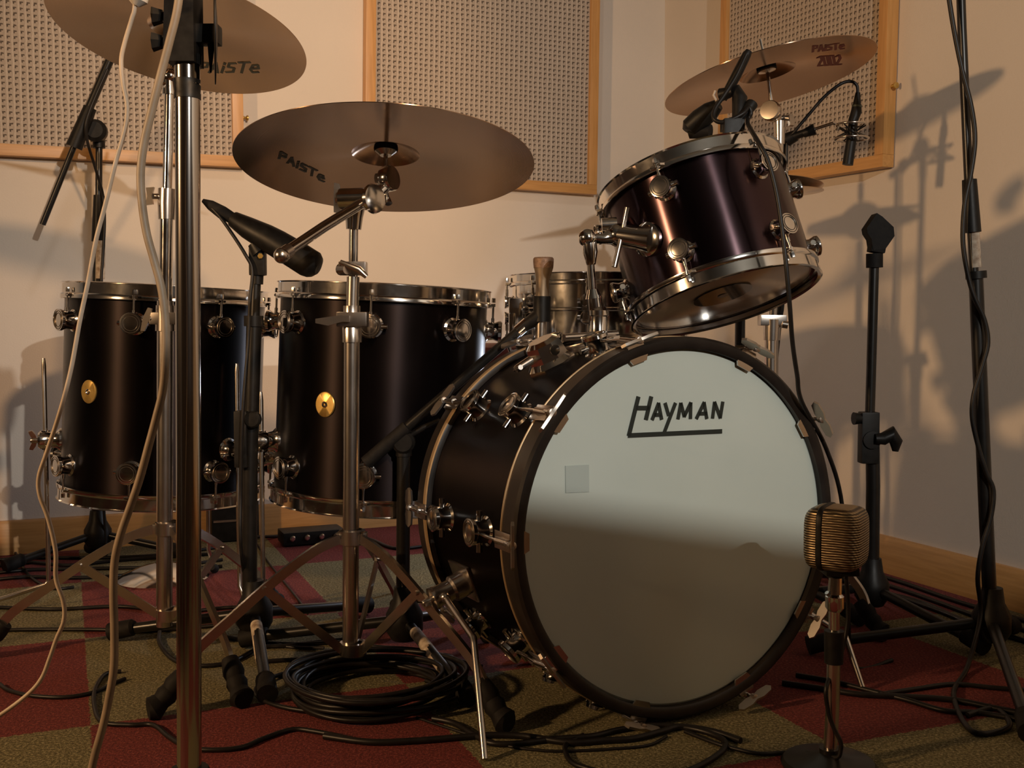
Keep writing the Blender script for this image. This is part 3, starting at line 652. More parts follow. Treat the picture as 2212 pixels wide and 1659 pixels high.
m=MB().tube(bt,.0085,20); bo=part('boom_tube',m,CHROME,rs); part('end_cap',MB().ball(bt[0],.0118).tube([bt[0],bt[0]+(bt[1]-bt[0]).normalized()*.02],.0105,16),OLDCH,bo)
ctr=rideC+rideN*.040
m=MB(); tj=at(835,398,1.80); m.tube([at(800,428,1.778),at(818,415,1.79),tj],[.009,.011,.012],14); m.lathe([(0,-.010),(.020,-.009),(.0215,-.006),(.0215,.006),(.020,.009),(0,.010)],FM(at(840,386,1.80),(.88,-.46,.12)),26); m.tube([at(812,385,1.79),at(838,385,1.80)],.008,14); m.tube([at(833,415,1.80),at(840,440,1.79)],[.004,.006],8)
ti=part('tilter',m,CHROME,rs)
st=at(834,372,1.81)
part('cymbal_rod',MB().tube([st,rideC+rideN*.01,rideC+rideN*.075],.0040,12),CHROME,rs)
fw_=rideC+rideN*.024
part('felt_washer',MB().lathe([(.0045,0),(.020,0),(.021,.004),(.020,.010),(.0045,.010)],FM(fw_,rideN),24,close=True),RUBBER,rs)
part('metal_cup',MB().lathe([(.0042,-.008),(.010,-.008),(.019,-.001),(.0042,-.001)],FM(fw_,rideN),24,close=True),OLDCH,rs)
part('wing_nut',wing(FM(rideC+rideN*.066,rideN)),OLDCH,rs)
tripod(rs,rc_,.249,.062,[f1,f2,f3],w=.0155)
# left crash stand
lc=V((-.628,1.95,0)); Y=1.95
ls=empty('cymbal_stand',tuple(lc),'straight chrome cymbal stand at left, behind the thick foreground pole, under the high cymbal','cymbal stand','chrome cymbal stands')
pxt(ls,'lower_tube',[(355,1352,Y),(357,650,Y)],.0145,OLDCH,24); pxt(ls,'middle_tube',[(357,700,Y),(360,462,Y)],.0118,CHROME,24); pxt(ls,'upper_tube',[(360,470,Y),(366,195,Y)],.0085,CHROME,24)
m=MB(); m.tube([at(360,474,Y),at(360,440,Y),at(361,408,Y)],[.0145,.0155,.0155],22); c1=part('memory_clamp',m,OLDCH,ls); part('wing_nut',MB().tube([at(344,424,Y),at(330,424,Y-.01)],.005,10).prism([(-.008,-.016),(.006,-.014),(.004,0),(.008,.016),(-.006,.015),(-.004,0)],FM(at(324,424,Y-.012),(0,-1,0),(0,0,1)),.007),OLDCH,c1)
m=MB(); m.tube([at(357,715,Y),at(357,660,Y)],[.0175,.0165],22).box((0,0,0),(.05,.03,.022),FM(at(357,688,Y),(0,0,1)),bev=.003); c1=part('height_clamp',m,OLDCH,ls)
part('wing_nut',MB().tube([at(345,688,Y),at(322,688,Y-.012)],.006,10).prism([(-.010,-.020),(-.003,-.021),(.006,-.002),(.011,.019),(.004,.021),(-.005,.004)],FM(at(316,690,Y-.012),(0,-1,0),(0,0,1)),.006),OLDCH,c1)
m=MB(); m.tube([at(366,205,Y),at(365,170,Y)],[.013,.011],18).ball(at(368,165,Y),.014).tube([at(352,188,Y-.01),at(366,176,Y)],[.005,.007],10)
part('tilter',m,CHROME,ls)
ct=crLC+crLN*.03
part('cymbal_rod',MB().tube([at(368,165,Y),crLC+crLN*.005,crLC+crLN*.07],.004,12),CHROME,ls)
part('felt_washer',MB().lathe([(.0045,0),(.02,0),(.02,.009),(.0045,.009)],FM(crLC+crLN*.018,crLN),24,close=True),RUBBER,ls)
c1f=fl(527,1532); tripod(ls,lc,.232,.074,[V((c1f.x,c1f.y,0)),lc+V((-.342,-.04,0)),lc+V((.132,.317,0))],w=.0165)
# right crash stand
Y=2.245; q=at(1668,760,Y); rcb=V((q.x,q.y,0))
rr_=empty('cymbal_stand',tuple(rcb),'chrome cymbal stand behind the bass drum holding the tilted right cymbal','cymbal stand','chrome cymbal stands')
pxt(rr_,'lower_tube',[(1664,1250,Y),(1667,705,Y)],.0140,OLDCH,22); pxt(rr_,'upper_tube',[(1667,720,Y),(1680,420,Y),(1684,300,Y)],.0085,CHROME,20)
part('height_clamp',MB().tube([at(1667,735,Y),at(1668,690,Y)],[.0165,.018],20).box((0,0,0),(.055,.03,.022),FM(at(1668,692,Y),(0,0,1)),bev=.003).tube([at(1690,700,Y-.01),at(1702,702,Y-.012)],.008,10),OLDCH,rr_)
m=MB().tube([at(1684,312,Y),at(1684,262,Y)],[.0105,.0125],18); m.lathe([(0,0),(.0195,.0),(.021,.004),(.021,.016),(.019,.02),(0,.021)],FM(at(1668,242,Y),(-.53,-.85,.06)),28); m.tube([at(1668,236,Y),at(1675,260,Y)],.012,14); t_=part('tilter',m,OLDCH,rr_)
part('wing_nut',MB().tube([at(1690,254,Y),at(1706,256,Y-.01)],.005,10).prism([(-.006,-.012),(.005,-.012),(.009,0),(.006,.014),(-.004,.012)],FM(at(1708,260,Y-.012),(.5,-1,.3),(0,0,1)),.006),HANDLE,t_)
part('cymbal_rod',MB().tube([at(1667,230,Y),crRC+crRN*.005,crRC+crRN*.085],.0040,12),CHROME,rr_)
part('felt_washer',MB().lathe([(.0045,0),(.0205,0),(.0205,.010),(.0045,.010)],FM(crRC+crRN*.020,crRN),24,close=True),RUBBER,rr_)
part('metal_cup',MB().lathe([(.0042,-.006),(.018,-.003),(.018,0),(.0042,0)],FM(crRC+crRN*.020,crRN),24,close=True),OLDCH,rr_)
tripod(rr_,rcb,.24,.07,[rcb+V((.12,.28,0)),rcb+V((-.30,.06,0)),rcb+V((.17,-.22,0))])
# hi-hat stand
hb=V((hhC.x,hhC.y,0)); hs=empty('hi_hat_stand',tuple(hb),'dark hi-hat stand pole behind the bass drum, between rack tom and right wall','hi-hat stand')
part('tube',MB().tube([hb+V((0,0,.05)),hb+V((0,0,.86))],.0115,20),BLACKM,hs); part('pull_rod',MB().tube([hb+V((0,0,.86)),hhC+V((0,0,.10))],.003,10),CHROME,hs)
part('clutch',MB().tube([hhC+V((0,0,.036)),hhC+V((0,0,.075))],.009,14),CHROME,hs); tripod(hs,hb,.22,.06,[hb+V((.02,.27,0)),hb+V((-.26,-.05,0)),hb+V((.20,.10,0))])
part('pedal',MB().box((0,0,0),(.085,.26,.012),Matrix.Translation(hb+V((-.05,.16,.06)))@Matrix.Rotation(.22,4,'X'),bev=.004),OLDCH,hs)
# ------------------------------------------------------------------ snare on its stand
sC=V((.079*2.26,2.26,.562)); sn=empty('snare_drum',tuple(sC),'shiny chrome snare drum behind the bass drum','snare drum')
drum(sn,sC,(0,0,1),.178,.143,-sC,[-78,-42,-6,30,66,102,138,174,210,246],None,hh=.022,shellm=CHROME,topm=HEADT,botm=HEADC,lug=LUGS,ring=None,lugins=.055,rodoff=.0125)
part('shell_bead',MB().lathe([(.1778,-.004),(.181,-.002),(.181,.002),(.1778,.004)],FM(sC+V((0,0,.0715)),(0,0,1)),72,close=True),CHROME,sn)
part('strainer',MB().box((0,0,0),(.03,.02,.07),Matrix.Translation(sC+V((-.17,-.075,.06))),bev=.004).box((0,0,0),(.014,.03,.05),Matrix.Translation(sC+V((-.178,-.085,.04))),bev=.004),CHROME,sn)
s0=V((sC.x,sC.y,0)); ss=empty('snare_stand',tuple(s0),'chrome basket stand under the snare drum, mostly hidden by the bass drum','snare stand')
part('tube',MB().tube([s0+V((0,0,.05)),s0+V((0,0,.50))],.011,16),OLDCH,ss)
for k in range(3):
    a=math.radians(200+120*k); o=V((math.cos(a),math.sin(a),0)); part('basket_arm',MB().tube([s0+V((0,0,.49)),s0+o*.12+V((0,0,.535)),s0+o*.193+V((0,0,.548)),s0+o*.200+V((0,0,.570)),s0+o*.192+V((0,0,.578))],.005,10),OLDCH,ss)
tripod(ss,s0,.2,.06,[s0+V((.26*math.cos(a),.26*math.sin(a),0)) for a in(.6,2.7,4.8)])
# throne
tq=at(1130,742,2.80); t0=V((tq.x,tq.y,0)); tr=empty('drum_throne',tuple(t0),'round red-brown drum stool seat behind the snare, low between toms','drum stool')
zt=tq.z
part('seat',MB().lathe([(0,-.06),(.14,-.06),(.155,-.05),(.16,-.03),(.155,-.008),(.135,0),(0,.002)],FM(t0+V((0,0,zt)),(0,0,1)),48),SEAT,tr)
part('tube',MB().tube([t0+V((0,0,.05)),t0+V((0,0,zt-.06))],.014,16),OLDCH,tr); tripod(tr,t0,.2,.06,[t0+V((.2*math.cos(a),.2*math.sin(a),0)) for a in(.3,2.4,4.5)])
# ------------------------------------------------------------------ black microphone stands
def micbase(root,c,feet,hubz=.085,m=BLACKM,tape=None):
    c=V((c.x,c.y,0))
    part('hub',MB().lathe([(0,.028),(.024,.028),(.034,.045),(.034,.075),(.022,.098),(.018,.125),(0,.125)],FM(c,(0,0,1)),20),BLACK,root)
    for i,f in enumerate(feet):
        f=V((f.x,f.y,0)); o=(f-c).normalized()
        lg=part('leg',MB().tube([c+o*.025+V((0,0,.060)),f-o*.02+V((0,0,.022))],.0098,14),m,root)
        part('rubber_foot',MB().tube([f-o*.05+V((0,0,.029)),f-o*.045+V((0,0,.028)),f+V((0,0,.0178))],[.012,.016,.0172],14),RUBBER,lg)
        if tape==i: part('worn_sleeve',MB().tube([c+o*.06+V((0,0,.0555)),c+o*.20+V((0,0,.033))],.0108,14),TAPE,lg,'scuffed silver sleeve')
def knob(p,d,r=.013,L=.014): return MB().lathe([(0,0),(r*.5,0),(r,.003),(r,L),(r*.8,L+.003),(0,L+.004)],FM(p,d),12)
# A: stand with the mic aimed down between the toms
a0=V((-.484,2.0,0)); sa=empty('microphone_stand',tuple(a0),'black straight microphone stand between the two floor toms','microphone stand','microphone stands around the drum kit')
Y=2.0
pxt(sa,'upper_tube',[(553,598,Y),(549,700,Y),(543,900,Y)],.0095,BLACKM); pxt(sa,'lower_tube',[(549,690,Y),(540,1000,Y),(539,1325,Y)],.0140,BLACKM)
part('clutch',MB().tube([at(548,682,Y),at(548,705,Y)],.018,16),BLACK,sa)
part('clamp_block',MB().box((0,0,0),(.024,.03,.105),FM(at(523,948,Y-.012),(0,-.0,1)),bev=.004),BLACK,sa); part('clamp_knob',knob(at(548,905,Y-.012),(0,-1,0),.016,.014),BLACK,sa)
fA=[fl(578,1524),fl(238,1385),V((-.30,2.23,0))]; micbase(sa,a0,fA,tape=0)
part('cable_clip',MB().tube([at(555,614,Y),at(556,575,Y)],[.0115,.0125],14),BLACK,sa)
mi=empty('microphone',tuple(at(575,515,2.0)),'long black microphone tilted down, on the stand between the floor toms','microphone')
ax=[at(676,572,1.97),at(665,567,1.972),at(640,551,1.975),at(600,527,1.98),at(575,513,1.985),at(535,492,1.99),at(505,474,2.0)]
part('body',MB().tube([at(688,580,1.967),at(682,577,1.968)]+ax,[.012,.021,.0255,.0268,.0268,.0258,.0245,.0205,.0150],28),BLACK,mi)
part('connector',MB().tube([at(506,474,2.0),at(480,459,2.0),at(455,443,2.0),at(438,433,2.0)],[.0105,.0125,.0095,.0035],18),RUBBER,mi)
part('ring',MB().tube([at(508,475,2.0),at(505,473.5,2.0)],.0145,24),CHROME,mi)
part('clip',MB().box((0,0,0),(.03,.022,.052),FM(at(557,565,1.995),(0,0,1)),bev=.005).tube([at(548,525,1.99),at(562,545,1.99)],[.012,.016],12),BLACK,mi)
part('clip_screw',MB().lathe([(0,0),(.0052,0),(.0052,.003),(0,.003)],FM(at(563,553,1.98),(0,-1,0)),6),BRASS,mi)
solo('microphone_cable',MB().tube(smooth([at(440,434,2.0),at(470,462,1.99),at(500,503,1.985),at(530,550,1.98),at(545,585,1.98),at(540,650,1.976),at(536,740,1.975),at(524,900,1.965),at(520,1060,1.97),at(522,1200,1.97),fl(548,1340,.02),fl(600,1392,.004),fl(700,1400,.004)],8),.0032,8),CABLE,at(540,600,1.98),'thin black cable hanging from the microphone between the floor toms','cable')
# B: boom stand with the tapered brass mic
b0=V((-.197,1.95,0)); sb=empty('microphone_stand',tuple(b0),'black boom microphone stand left of the bass drum, its arm rising to the right','microphone stand','microphone stands around the drum kit')
Y=1.95
pxt(sb,'upright',[(870,1310,Y),(872,960,Y)],.0125,BLACKM)
part('boom_joint',MB().lathe([(0,-.012),(.019,-.012),(.021,-.006),(.021,.008),(.016,.013),(0,.013)],FM(at(872,955,Y-.006),(0,-1,0)),20).tube([at(872,985,Y),at(872,960,Y)],.015,14),BLACK,sb)
B0,B1=at(620,1150,1.94),at(1135,702,1.94); B0=at(790,1000,1.94)
part('boom_tube',MB().tube([B0,B1],.0088,16),BLACKM,sb); part('counter_grip',MB().tube([B0,B0+(B1-B0).normalized()*.10],.0125,16),RUBBER,sb)
part('side_rod',MB().tube([at(870,950,1.945),at(912,925,1.945),at(950,907,1.95)],[.005,.006,.004],10),BLACKM,sb)
fB=[fl(1012,1532),V((-.015,2.24,0)),V((-.505,1.985,0))]; micbase(sb,b0,fB,tape=0)
part('ferrule',MB().tube([at(1118,716,1.94),at(1140,697,1.94)],.0108,16),CHROME,sb)
pb=empty('microphone',tuple(at(1172,690,1.94)),'small upright brass-bodied microphone with flared top, above the bass drum','microphone')
Ym=1.94
part('body',MB().tube([at(1168,742,Ym),at(1169,700,Ym),at(1171,640,Ym)],[.0105,.0108,.0112],24),OLDCH,pb)
BRMAT=noisy(mat('matte_antique_brass',(.34,.25,.17),.45,.75),40,(.32,.24,.16),(.38,.29,.2))
BRTOP=noisy(mat('brown_mesh_top',(.2,.12,.08),.55,.5),200,(.16,.10,.07),(.26,.17,.12),bump=.4)
part('brass_sleeve',MB().tube([at(1171,645,Ym),at(1172,607,Ym),at(1173,596,Ym),at(1174,578,Ym)],[.0118,.0118,.0135,.0175],26),BRMAT,pb)
part('grille',MB().tube([at(1174,579,Ym),at(1174,566,Ym),at(1174,559,Ym),at(1174,556,Ym)],[.0176,.0185,.0185,.0165],26),BRTOP,pb)
part('clip',MB().tube([at(1170,695,Ym),at(1171,640,Ym)],.0155,18).tube([at(1170,680,Ym),at(1158,688,Ym),at(1130,706,Ym)],[.0145,.0135,.0105],16),BLACK,pb)
# C: boom stand far left behind the toms
Y=2.77; q=at(212,1180,Y); c0=V((q.x,q.y,0)); sc=empty('microphone_stand',tuple(c0),'black boom stand at far left behind the floor tom, arm slanting down-left','microphone stand','microphone stands around the drum kit')
pxt(sc,'lower_tube',[(209,1120,Y),(211,600,Y),(213,515,Y)],.0130,BLACKM); pxt(sc,'upper_tube',[(213,520,Y),(214,305,Y)],.0085,BLACKM)
part('clutch',MB().tube([at(212,522,Y),at(214,422,Y)],[.0165,.0135],16),BLACK,sc); part('tape',MB().tube([at(216,602,Y-.004),at(217,520,Y-.004)],.0118,14),TAPE,sc,'torn beige tape')
part('boom_joint',MB().lathe([(0,-.02),(.024,-.02),(.028,-.01),(.028,.01),(.02,.02),(0,.02)],FM(at(207,283,Y-.02),(.2,-1,0)),20).tube([at(214,320,Y),at(212,280,Y)],.015,14),BLACK,sc)
d0,d1=at(92,485,Y-.05),at(262,62,Y-.05); dd_=(d1-d0).normalized()
part('boom_tube',MB().tube([d0,d1],.0075,14),BLACKM,sc); part('boom_clamp',MB().tube([at(160,318,Y-.05),at(195,232,Y-.05)],[.020,.016],10),BLACK,sc); part('outer_boom_tube',MB().tube([at(190,240,Y-.05),at(245,112,Y-.05)],.0105,14),BLACKM,sc)
micbase(sc,c0,[c0+V((.24,-.02,0)),c0+V((-.16,-.18,0)),c0+V((-.02,.03,0))+V((-.02,.02,0))])
solo('microphone_cable',MB().tube(smooth([at(232,150,Y-.07),at(190,250,Y-.09),at(188,300,Y-.08),at(205,360,Y-.05),at(222,420,Y-.02),at(226,480,Y-.02),at(222,560,Y-.02),at(218,640,Y-.025),at(216,900,Y-.03),fl(230,1200,.01)],8),.0035,8),CABLE,at(212,400,Y-.05),'black cable taped along the far left boom stand','cable')
# D: stand with empty clip, right
q=fl(1882,1335); e0=V((q.x,q.y,0)); Y=e0.y; sd=empty('microphone_stand',tuple(e0),'black microphone stand with an empty clip right of the bass drum','microphone stand','microphone stands around the drum kit')
pxt(sd,'upper_tube',[(1888,578,Y),(1883,760,Y),(1879,900,Y)],.0098,BLACKM); pxt(sd,'lower_tube',[(1884,900,Y),(1886,1050,Y),(1883,1300,Y)],.0140,BLACKM)
part('clutch',MB().box((0,0,0),(.036,.03,.105),FM(at(1876,945,Y-.006),(0,0,1)),bev=.004),BLACK,sd)
part('clutch_knob',MB().tube([at(1862,904,Y-.01),at(1844,904,Y-.012)],[.010,.013],14),BLACK,sd)
part('wing_handle',MB().tube([at(1890,948,Y-.03),at(1908,948,Y-.03),at(1925,938,Y-.03),at(1936,955,Y-.03),at(1934,975,Y-.03)],[.010,.013,.017,.013,.006],14).lathe([(0,0),(.018,0),(.018,.008),(0,.009)],FM(at(1882,950,Y-.018),(0,-1,0)),18),BLACK,sd)
micbase(sd,e0,[e0+V((.12,-.26,0)),e0+V((.03,.22,0)),e0+V((-.24,.10,0))])
m=MB(); m.tube([at(1889,578,Y),at(1889,548,Y)],.0165,18); m.box((0,0,0),(.030,.032,.05),FM(at(1896,520,Y),(.15,0,1)),bev=.006)
m.prism([(-.028,.022),(-.008,.052),(.003,.045),(.026,.024),(.028,.006),(.010,-.02),(-.014,-.022),(-.018,.0),(-.026,.012)],FM(at(1896,518,Y),(0,-1,0),(0,0,1)),.034)
clip=solo('microphone_clip',m,RUBBER,at(1889,560,Y),'black rubber microphone clip, empty, on top of its stand','microphone clip')
# E: stand far right with cable
q=fl(2140,1415); g0=V((q.x,q.y,0)); Y=g0.y; se=empty('microphone_stand',tuple(g0),'tall black microphone stand at the far right wrapped with a cable','microphone stand','microphone stands around the drum kit')
pxt(se,'lower_tube',[(2142,1385,Y),(2125,1000,Y),(2108,600,Y)],.0125,BLACKM); pxt(se,'upper_tube',[(2106,620,Y),(2092,380,Y),(2078,60,Y),(2074,-60,Y)],.0078,BLACKM)
part('clutch',MB().tube([at(2100,502,Y),at(2094,388,Y)],[.0155,.0125],16),BLACK,se); part('tape',MB().tube([at(2107,578,Y),at(2103,500,Y)],.0100,14),TAPE,se,'torn beige tape'); part('collar',MB().tube([at(2109,602,Y),at(2108,586,Y)],.0180,16),BLACK,se)
q1=fl(1745,1415); q2=fl(2225,1610)
micbase(se,g0,[V((q1.x,q1.y,0)),V((q2.x-.0,q2.y,0)),g0+V((.10,.13,0))])
w=[(2046,-30),(2060,60),(2078,150),(2098,230),(2106,300),(2098,370),(2084,440),(2080,520),(2090,590),(2104,640),(2126,690),(2134,740),(2122,790),(2104,850),(2100,900),(2112,960),(2130,1020),(2146,1060),(2140,1120),(2122,1180),(2112,1250),(2118,1330)]
solo('microphone_cable',MB().tube(smooth([at(x,y,Y-.022) for x,y in w]+[fl(2090,1440,.01),fl(2060,1500,.005),fl(2100,1580,.005),fl(2180,1570,.004),fl(2150,1530,.004),fl(2090,1545,.005)],6),.0042,8),CABLE,g0,'black cable wound around the tall far right stand','cable')
# F: overhead style mic on a boom right, under the cymbal
Y=2.36; q=at(1672,1000,Y); k0=V((q.x,q.y,0)); sf=empty('microphone_stand',tuple(k0),'thin black boom stand behind the rack tom with a small microphone reaching right','microphone stand','microphone stands around the drum kit')
pxt(sf,'upright',[(1655,1230,Y),(1672,800,Y),(1688,640,Y),(1692,310,Y)],.0068,BLACKM)
part('boom_tube',MB().tube([at(1660,316,Y),at(1712,296,Y-.02),at(1757,280,Y-.04)],[.0085,.0085,.008],14),BLACKM,sf); part('boom_joint',MB().tube([at(1700,302,Y-.01),at(1720,292,Y-.02)],[.015,.012],14).tube([at(1735,289,Y-.03),at(1760,279,Y-.04)],[.0085,.0125],14),BLACK,sf)
part('boom_tip',MB().tube([at(1757,280,Y-.04),at(1800,266,Y-.06)],.0035,10),CHROME,sf)
micbase(sf,k0,[k0+V((.2,.13,0)),k0+V((-.22,.1,0)),k0+V((.12,-.24,0))])
Yz=Y-.06
sm=MB(); random.seed(3)
shock=empty('shock_mount',tuple(at(1830,280,Yz)),'wiry grey shock mount cradle on the boom in front of the right panel','shock mount')
cM_=at(1838,283,Yz)
part('ring',MB().tube([cM_+V((.032*math.cos(t),.032*math.sin(t),.013)) for t in [2*math.pi*k/24 for k in range(25)]],.0022,8),OLDCH,shock)
part('ring',MB().tube([cM_+V((.036*math.cos(t),.036*math.sin(t),-.016)) for t in [2*math.pi*k/24 for k in range(25)]],.0022,8),OLDCH,shock)
for k in range(8):
    t=k*math.pi/4; u=t+.5; part('elastic_band',MB().tube([cM_+V((.033*math.cos(t),.033*math.sin(t),.013)),cM_+V((.010*math.cos(u),.010*math.sin(u),-.002)),cM_+V((.036*math.cos(u+.4),.036*math.sin(u+.4),-.016))],.0016,6),CABLE,shock)
part('arm',MB().tube([at(1798,266,Yz),at(1812,270,Yz),cM_+V((-.030,0,.0))],.004,8),OLDCH,shock)
om=empty('microphone',tuple(at(1838,290,Yz)),'small black pencil microphone hanging in the shock mount at right','microphone')
part('body',MB().tube([at(1831,356,Yz),at(1838,310,Yz),at(1843,262,Yz)],[.0112,.0108,.0095],20),BLACK,om)
part('connector',MB().tube([at(1842,263,Yz),at(1850,240,Yz),at(1851,226,Yz)],[.0100,.0112,.0095],18).tube([at(1851,226,Yz),at(1853,200,Yz)],[.0085,.005],14),BLACK,om)
part('ring',MB().tube([at(1850.6,232,Yz),at(1851,228,Yz)],.0103,18),GREENI,om)
solo('microphone_cable',MB().tube(smooth([at(1853,205,Yz),at(1851,185,Yz),at(1838,176,Yz),at(1815,182,Yz),at(1780,210,Y-.05),at(1745,250,Y-.04),at(1716,285,Y-.03),at(1700,310,Y-.015),at(1699,420,Y-.014),at(1692,650,Y-.014),at(1675,800,Y-.014),fl(1720,1350,.005)],8),.0034,8),CABLE,at(1800,200,Yz),'black cable looping over from the small right microphone to its boom','cable')
# ------------------------------------------------------------------ clip microphone on the rack tom
Yt=1.80
cl=empty('clip_microphone',tuple(at(1560,270,Yt)),'black clip-on microphone clamped to the top rim of the rack tom','microphone')
part('head',MB().tube([at(1485,284,1.86),at(1490,276,1.86),at(1512,258,1.85),at(1535,240,1.84),at(1552,226,1.83)],[.010,.0165,.0185,.0165,.010],20),BLACK,cl)
part('grille',MB().tube([at(1487,290,1.865),at(1510,283,1.86),at(1535,284,1.85)],[.008,.013,.012],16),RUBBER,cl)
part('connector',MB().tube([at(1618,110,1.80),at(1613,118,1.80),at(1592,160,1.805),at(1573,196,1.81),at(1562,214,1.815)],[.0055,.0075,.0085,.0080,.0065],16),BLACK,cl)
part('swivel_arm',MB().tube([at(1557,205,1.81),at(1575,200,1.80),at(1590,195,1.795),at(1598,212,1.79),at(1596,250,1.785),at(1592,285,1.78)],[.011,.009,.010,.0125,.011,.011],16),BLACK,cl)
tl=tomang(1580,300)[0]
part('rim_clamp',MB().box((0,0,0),(.030,.018,.062),FM(at(1582,298,1.765),(0,0,1)),bev=.004).box((0,0,0),(.036,.03,.018),FM(at(1582,272,1.775),(0,0,1)),bev=.004).tube([at(1592,262,1.775),at(1615,238,1.775),at(1625,224,1.78)],[.006,.009,.010],12),BLACK,cl)
part('retaining_loop',MB().tube([at(1545,196,1.80),at(1541,206,1.80),at(1548,218,1.80)],.0022,8),CABLEW,cl,'pale wire loop')
# its cable
w=[(1612,118,1.79),(1590,165,1.785),(1565,205,1.78),(1545,235,1.775),(1542,255,1.77),(1556,264,1.765),(1580,258,1.76),(1605,245,1.76),(1617,232,1.765),(1622,245,1.765),(1615,262,1.76),(1622,280,1.70),(1640,310,1.665),(1660,350,1.655),(1678,420,1.65),(1690,500,1.645),(1699,580,1.64),(1706,660,1.645),(1712,740,1.66),(1722,810,1.68),(1732,868,1.70)]
solo('microphone_cable',MB().tube(smooth([at(*p) for p in w]+[V((.515,1.76,.40)),V((.555,1.80,.30)),V((.58,1.84,.12)),V((.60,1.86,.006)),V((.68,1.90,.004))],8),.0036,8),CABLE,at(1700,500,1.65),'black cable falling from the clip microphone over the rack tom to the bass drum','cable')
# ------------------------------------------------------------------ kick mic
q=fl(1790,1656); kb=V((q.x,q.y,0)); Y=kb.y
ks=empty('desk_microphone_stand',tuple(kb),'short metal stand on a round base in front of the bass drum','microphone stand','microphone stands around the drum kit')
part('base',MB().lathe([(0,0),(.062,0),(.064,.004),(.060,.009),(.03,.014),(.013,.020),(.013,.026),(0,.026)],FM(kb,(0,0,1)),56),BLACKM,ks)
pxt(ks,'tube',[(1793,1628,Y),(1799,1520,Y),(1801,1420,Y)],.0092,OLDCH)
part('clutch',MB().tube([at(1801,1432,Y),at(1802,1362,Y)],[.0125,.0135],18),BLACK,ks)
part('swivel',MB().tube([at(1802,1365,Y),at(1802,1318,Y)],.0075,16).tube([at(1802,1320,Y),at(1803,1312,Y),at(1803,1288,Y),at(1803,1282,Y)],[.009,.0125,.0125,.009],18).tube([at(1803,1284,Y),at(1805,1243,Y)],[.0095,.0085],16).tube([at(1786,1280,Y-.004),at(1796,1292,Y)],.003,8),CHROME,ks)
km=empty('bass_drum_microphone',tuple(at(1806,1180,Y)),'squat gold mesh microphone with a black band, in front of the bass drum','microphone')
def superbox(c,sx,sy,sz,e,M=None):
    m=MB(); M=M or Matrix(); N=32; K=20
    def f(w,p): return math.copysign(abs(w)**p,w)
    rings=[]
    for i in range(K+1):
        v=-math.pi/2+math.pi*i/K; ring=[]
        for j in range(N):
            u=2*math.pi*j/N; x=f(math.cos(v),e)*f(math.cos(u),e); y=f(math.cos(v),e)*f(math.sin(u),e); z=f(math.sin(v),e)
            ring.append(m.b.verts.new(M@(V(c)+V((x*sx,y*sy,z*sz)))))
        rings.append(ring)
    for a,b in zip(rings,rings[1:]):
        for k in range(N): m.b.faces.new((a[k],a[(k+1)%N],b[(k+1)%N],b[k])).smooth=True
    bmesh.ops.remove_doubles(m.b,verts=m.b.verts,dist=1e-6); return m
kc=at(1807,1160,Y); Rk=Matrix.Translation(kc)@Matrix.Rotation(math.radians(-32),4,'Z')
part('grille',superbox((0,0,0),.038,.040,.0425,.42,Rk),MESHG,km)
bb=MB(); 
part('band',superbox((-.013,0,0),.0062,.0412,.0438,.42,Rk),BLACK,km,'black band')
part('yoke',MB().box((0,0,0),(.045,.04,.012),FM(at(1812,1230,Y),(0,0,1)),bev=.004).tube([at(1805,1232,Y),at(1805,1246,Y)],.012,16),BLACK,km)
solo('microphone_cable',MB().tube(smooth([at(1826,1230,Y+.03),at(1832,1330,Y+.04),at(1815,1420,Y+.03),at(1786,1480,Y-.012),at(1788,1530,Y-.014),at(1800,1570,Y-.016),at(1815,1600,Y-.02),at(1816,1618,Y-.02),fl(1808,1636,.020)]+[fl(1770,1628,.016),fl(1700,1626,.004),fl(1640,1628,.004),fl(1590,1618,.004),fl(1545,1605,.004),fl(1480,1580,.004)],8),.0030,8),CABLE,kb,'thin black cable curling down the short bass drum microphone stand','cable')
# ------------------------------------------------------------------ foreground stand and hanging cables
Yf=1.15; q=at(409,1659,Yf); f0=V((q.x,Yf,0)); fs=empty('lighting_stand',tuple(f0),'thick metal pole stand in the left foreground with black clamp on top','stand')
pxt(fs,'pole',[(406,2000-100,Yf),(409,1659,Yf),(405,200,Yf),(404,120,Yf)],.0130,STEEL,32)
part('band',MB().tube([at(405,214,Yf),at(405,203,Yf),at(405,200,Yf),at(405,187,Yf),at(404,184,Yf),at(404,172,Yf)],[.0138,.0138,.0133,.0138,.0133,.0138],28),BLACK,fs,'black plastic band')
part('hub',MB().lathe([(0,.03),(.03,.03),(.036,.05),(.036,.09),(.02,.12),(0,.12)],FM(f0,(0,0,1)),24),BLACK,fs)
for k in range(3):
    a=math.radians(250+120*k); o=V((math.cos(a),math.sin(a),0)); part('leg',MB().tube([f0+o*.02+V((0,0,.09)),f0+o*.30+V((0,0,.012))],.011,14),STEEL,fs)
m=MB(); q=at(397,60,Yf); m.prism([(-.016,-.036),(.014,-.036),(.014,.045),(-.011,.045),(-.016,.03),(-.018,-.022)],FM(at(400,65,Yf),(0,-1,0),(0,0,1)),.036); m.tube([at(404,140,Yf),at(404,118,Yf)],.0150,20); m.box((0,0,0),(.03,.02,.020),FM(at(445,76,Yf),(0,0,1)),bev=.003)
hd_=part('clamp_head',m,BLACK,fs)
for (x,y) in((344,37),(346,92)): part('clamp_knob',MB().tube([at(372,y-2,Yf),at(350,y-2,Yf)],.0045,12).tube([at(352,y-2,Yf-.001),at(330,y-2,Yf-.002)],[.007,.0105],7),BLACK,hd_)
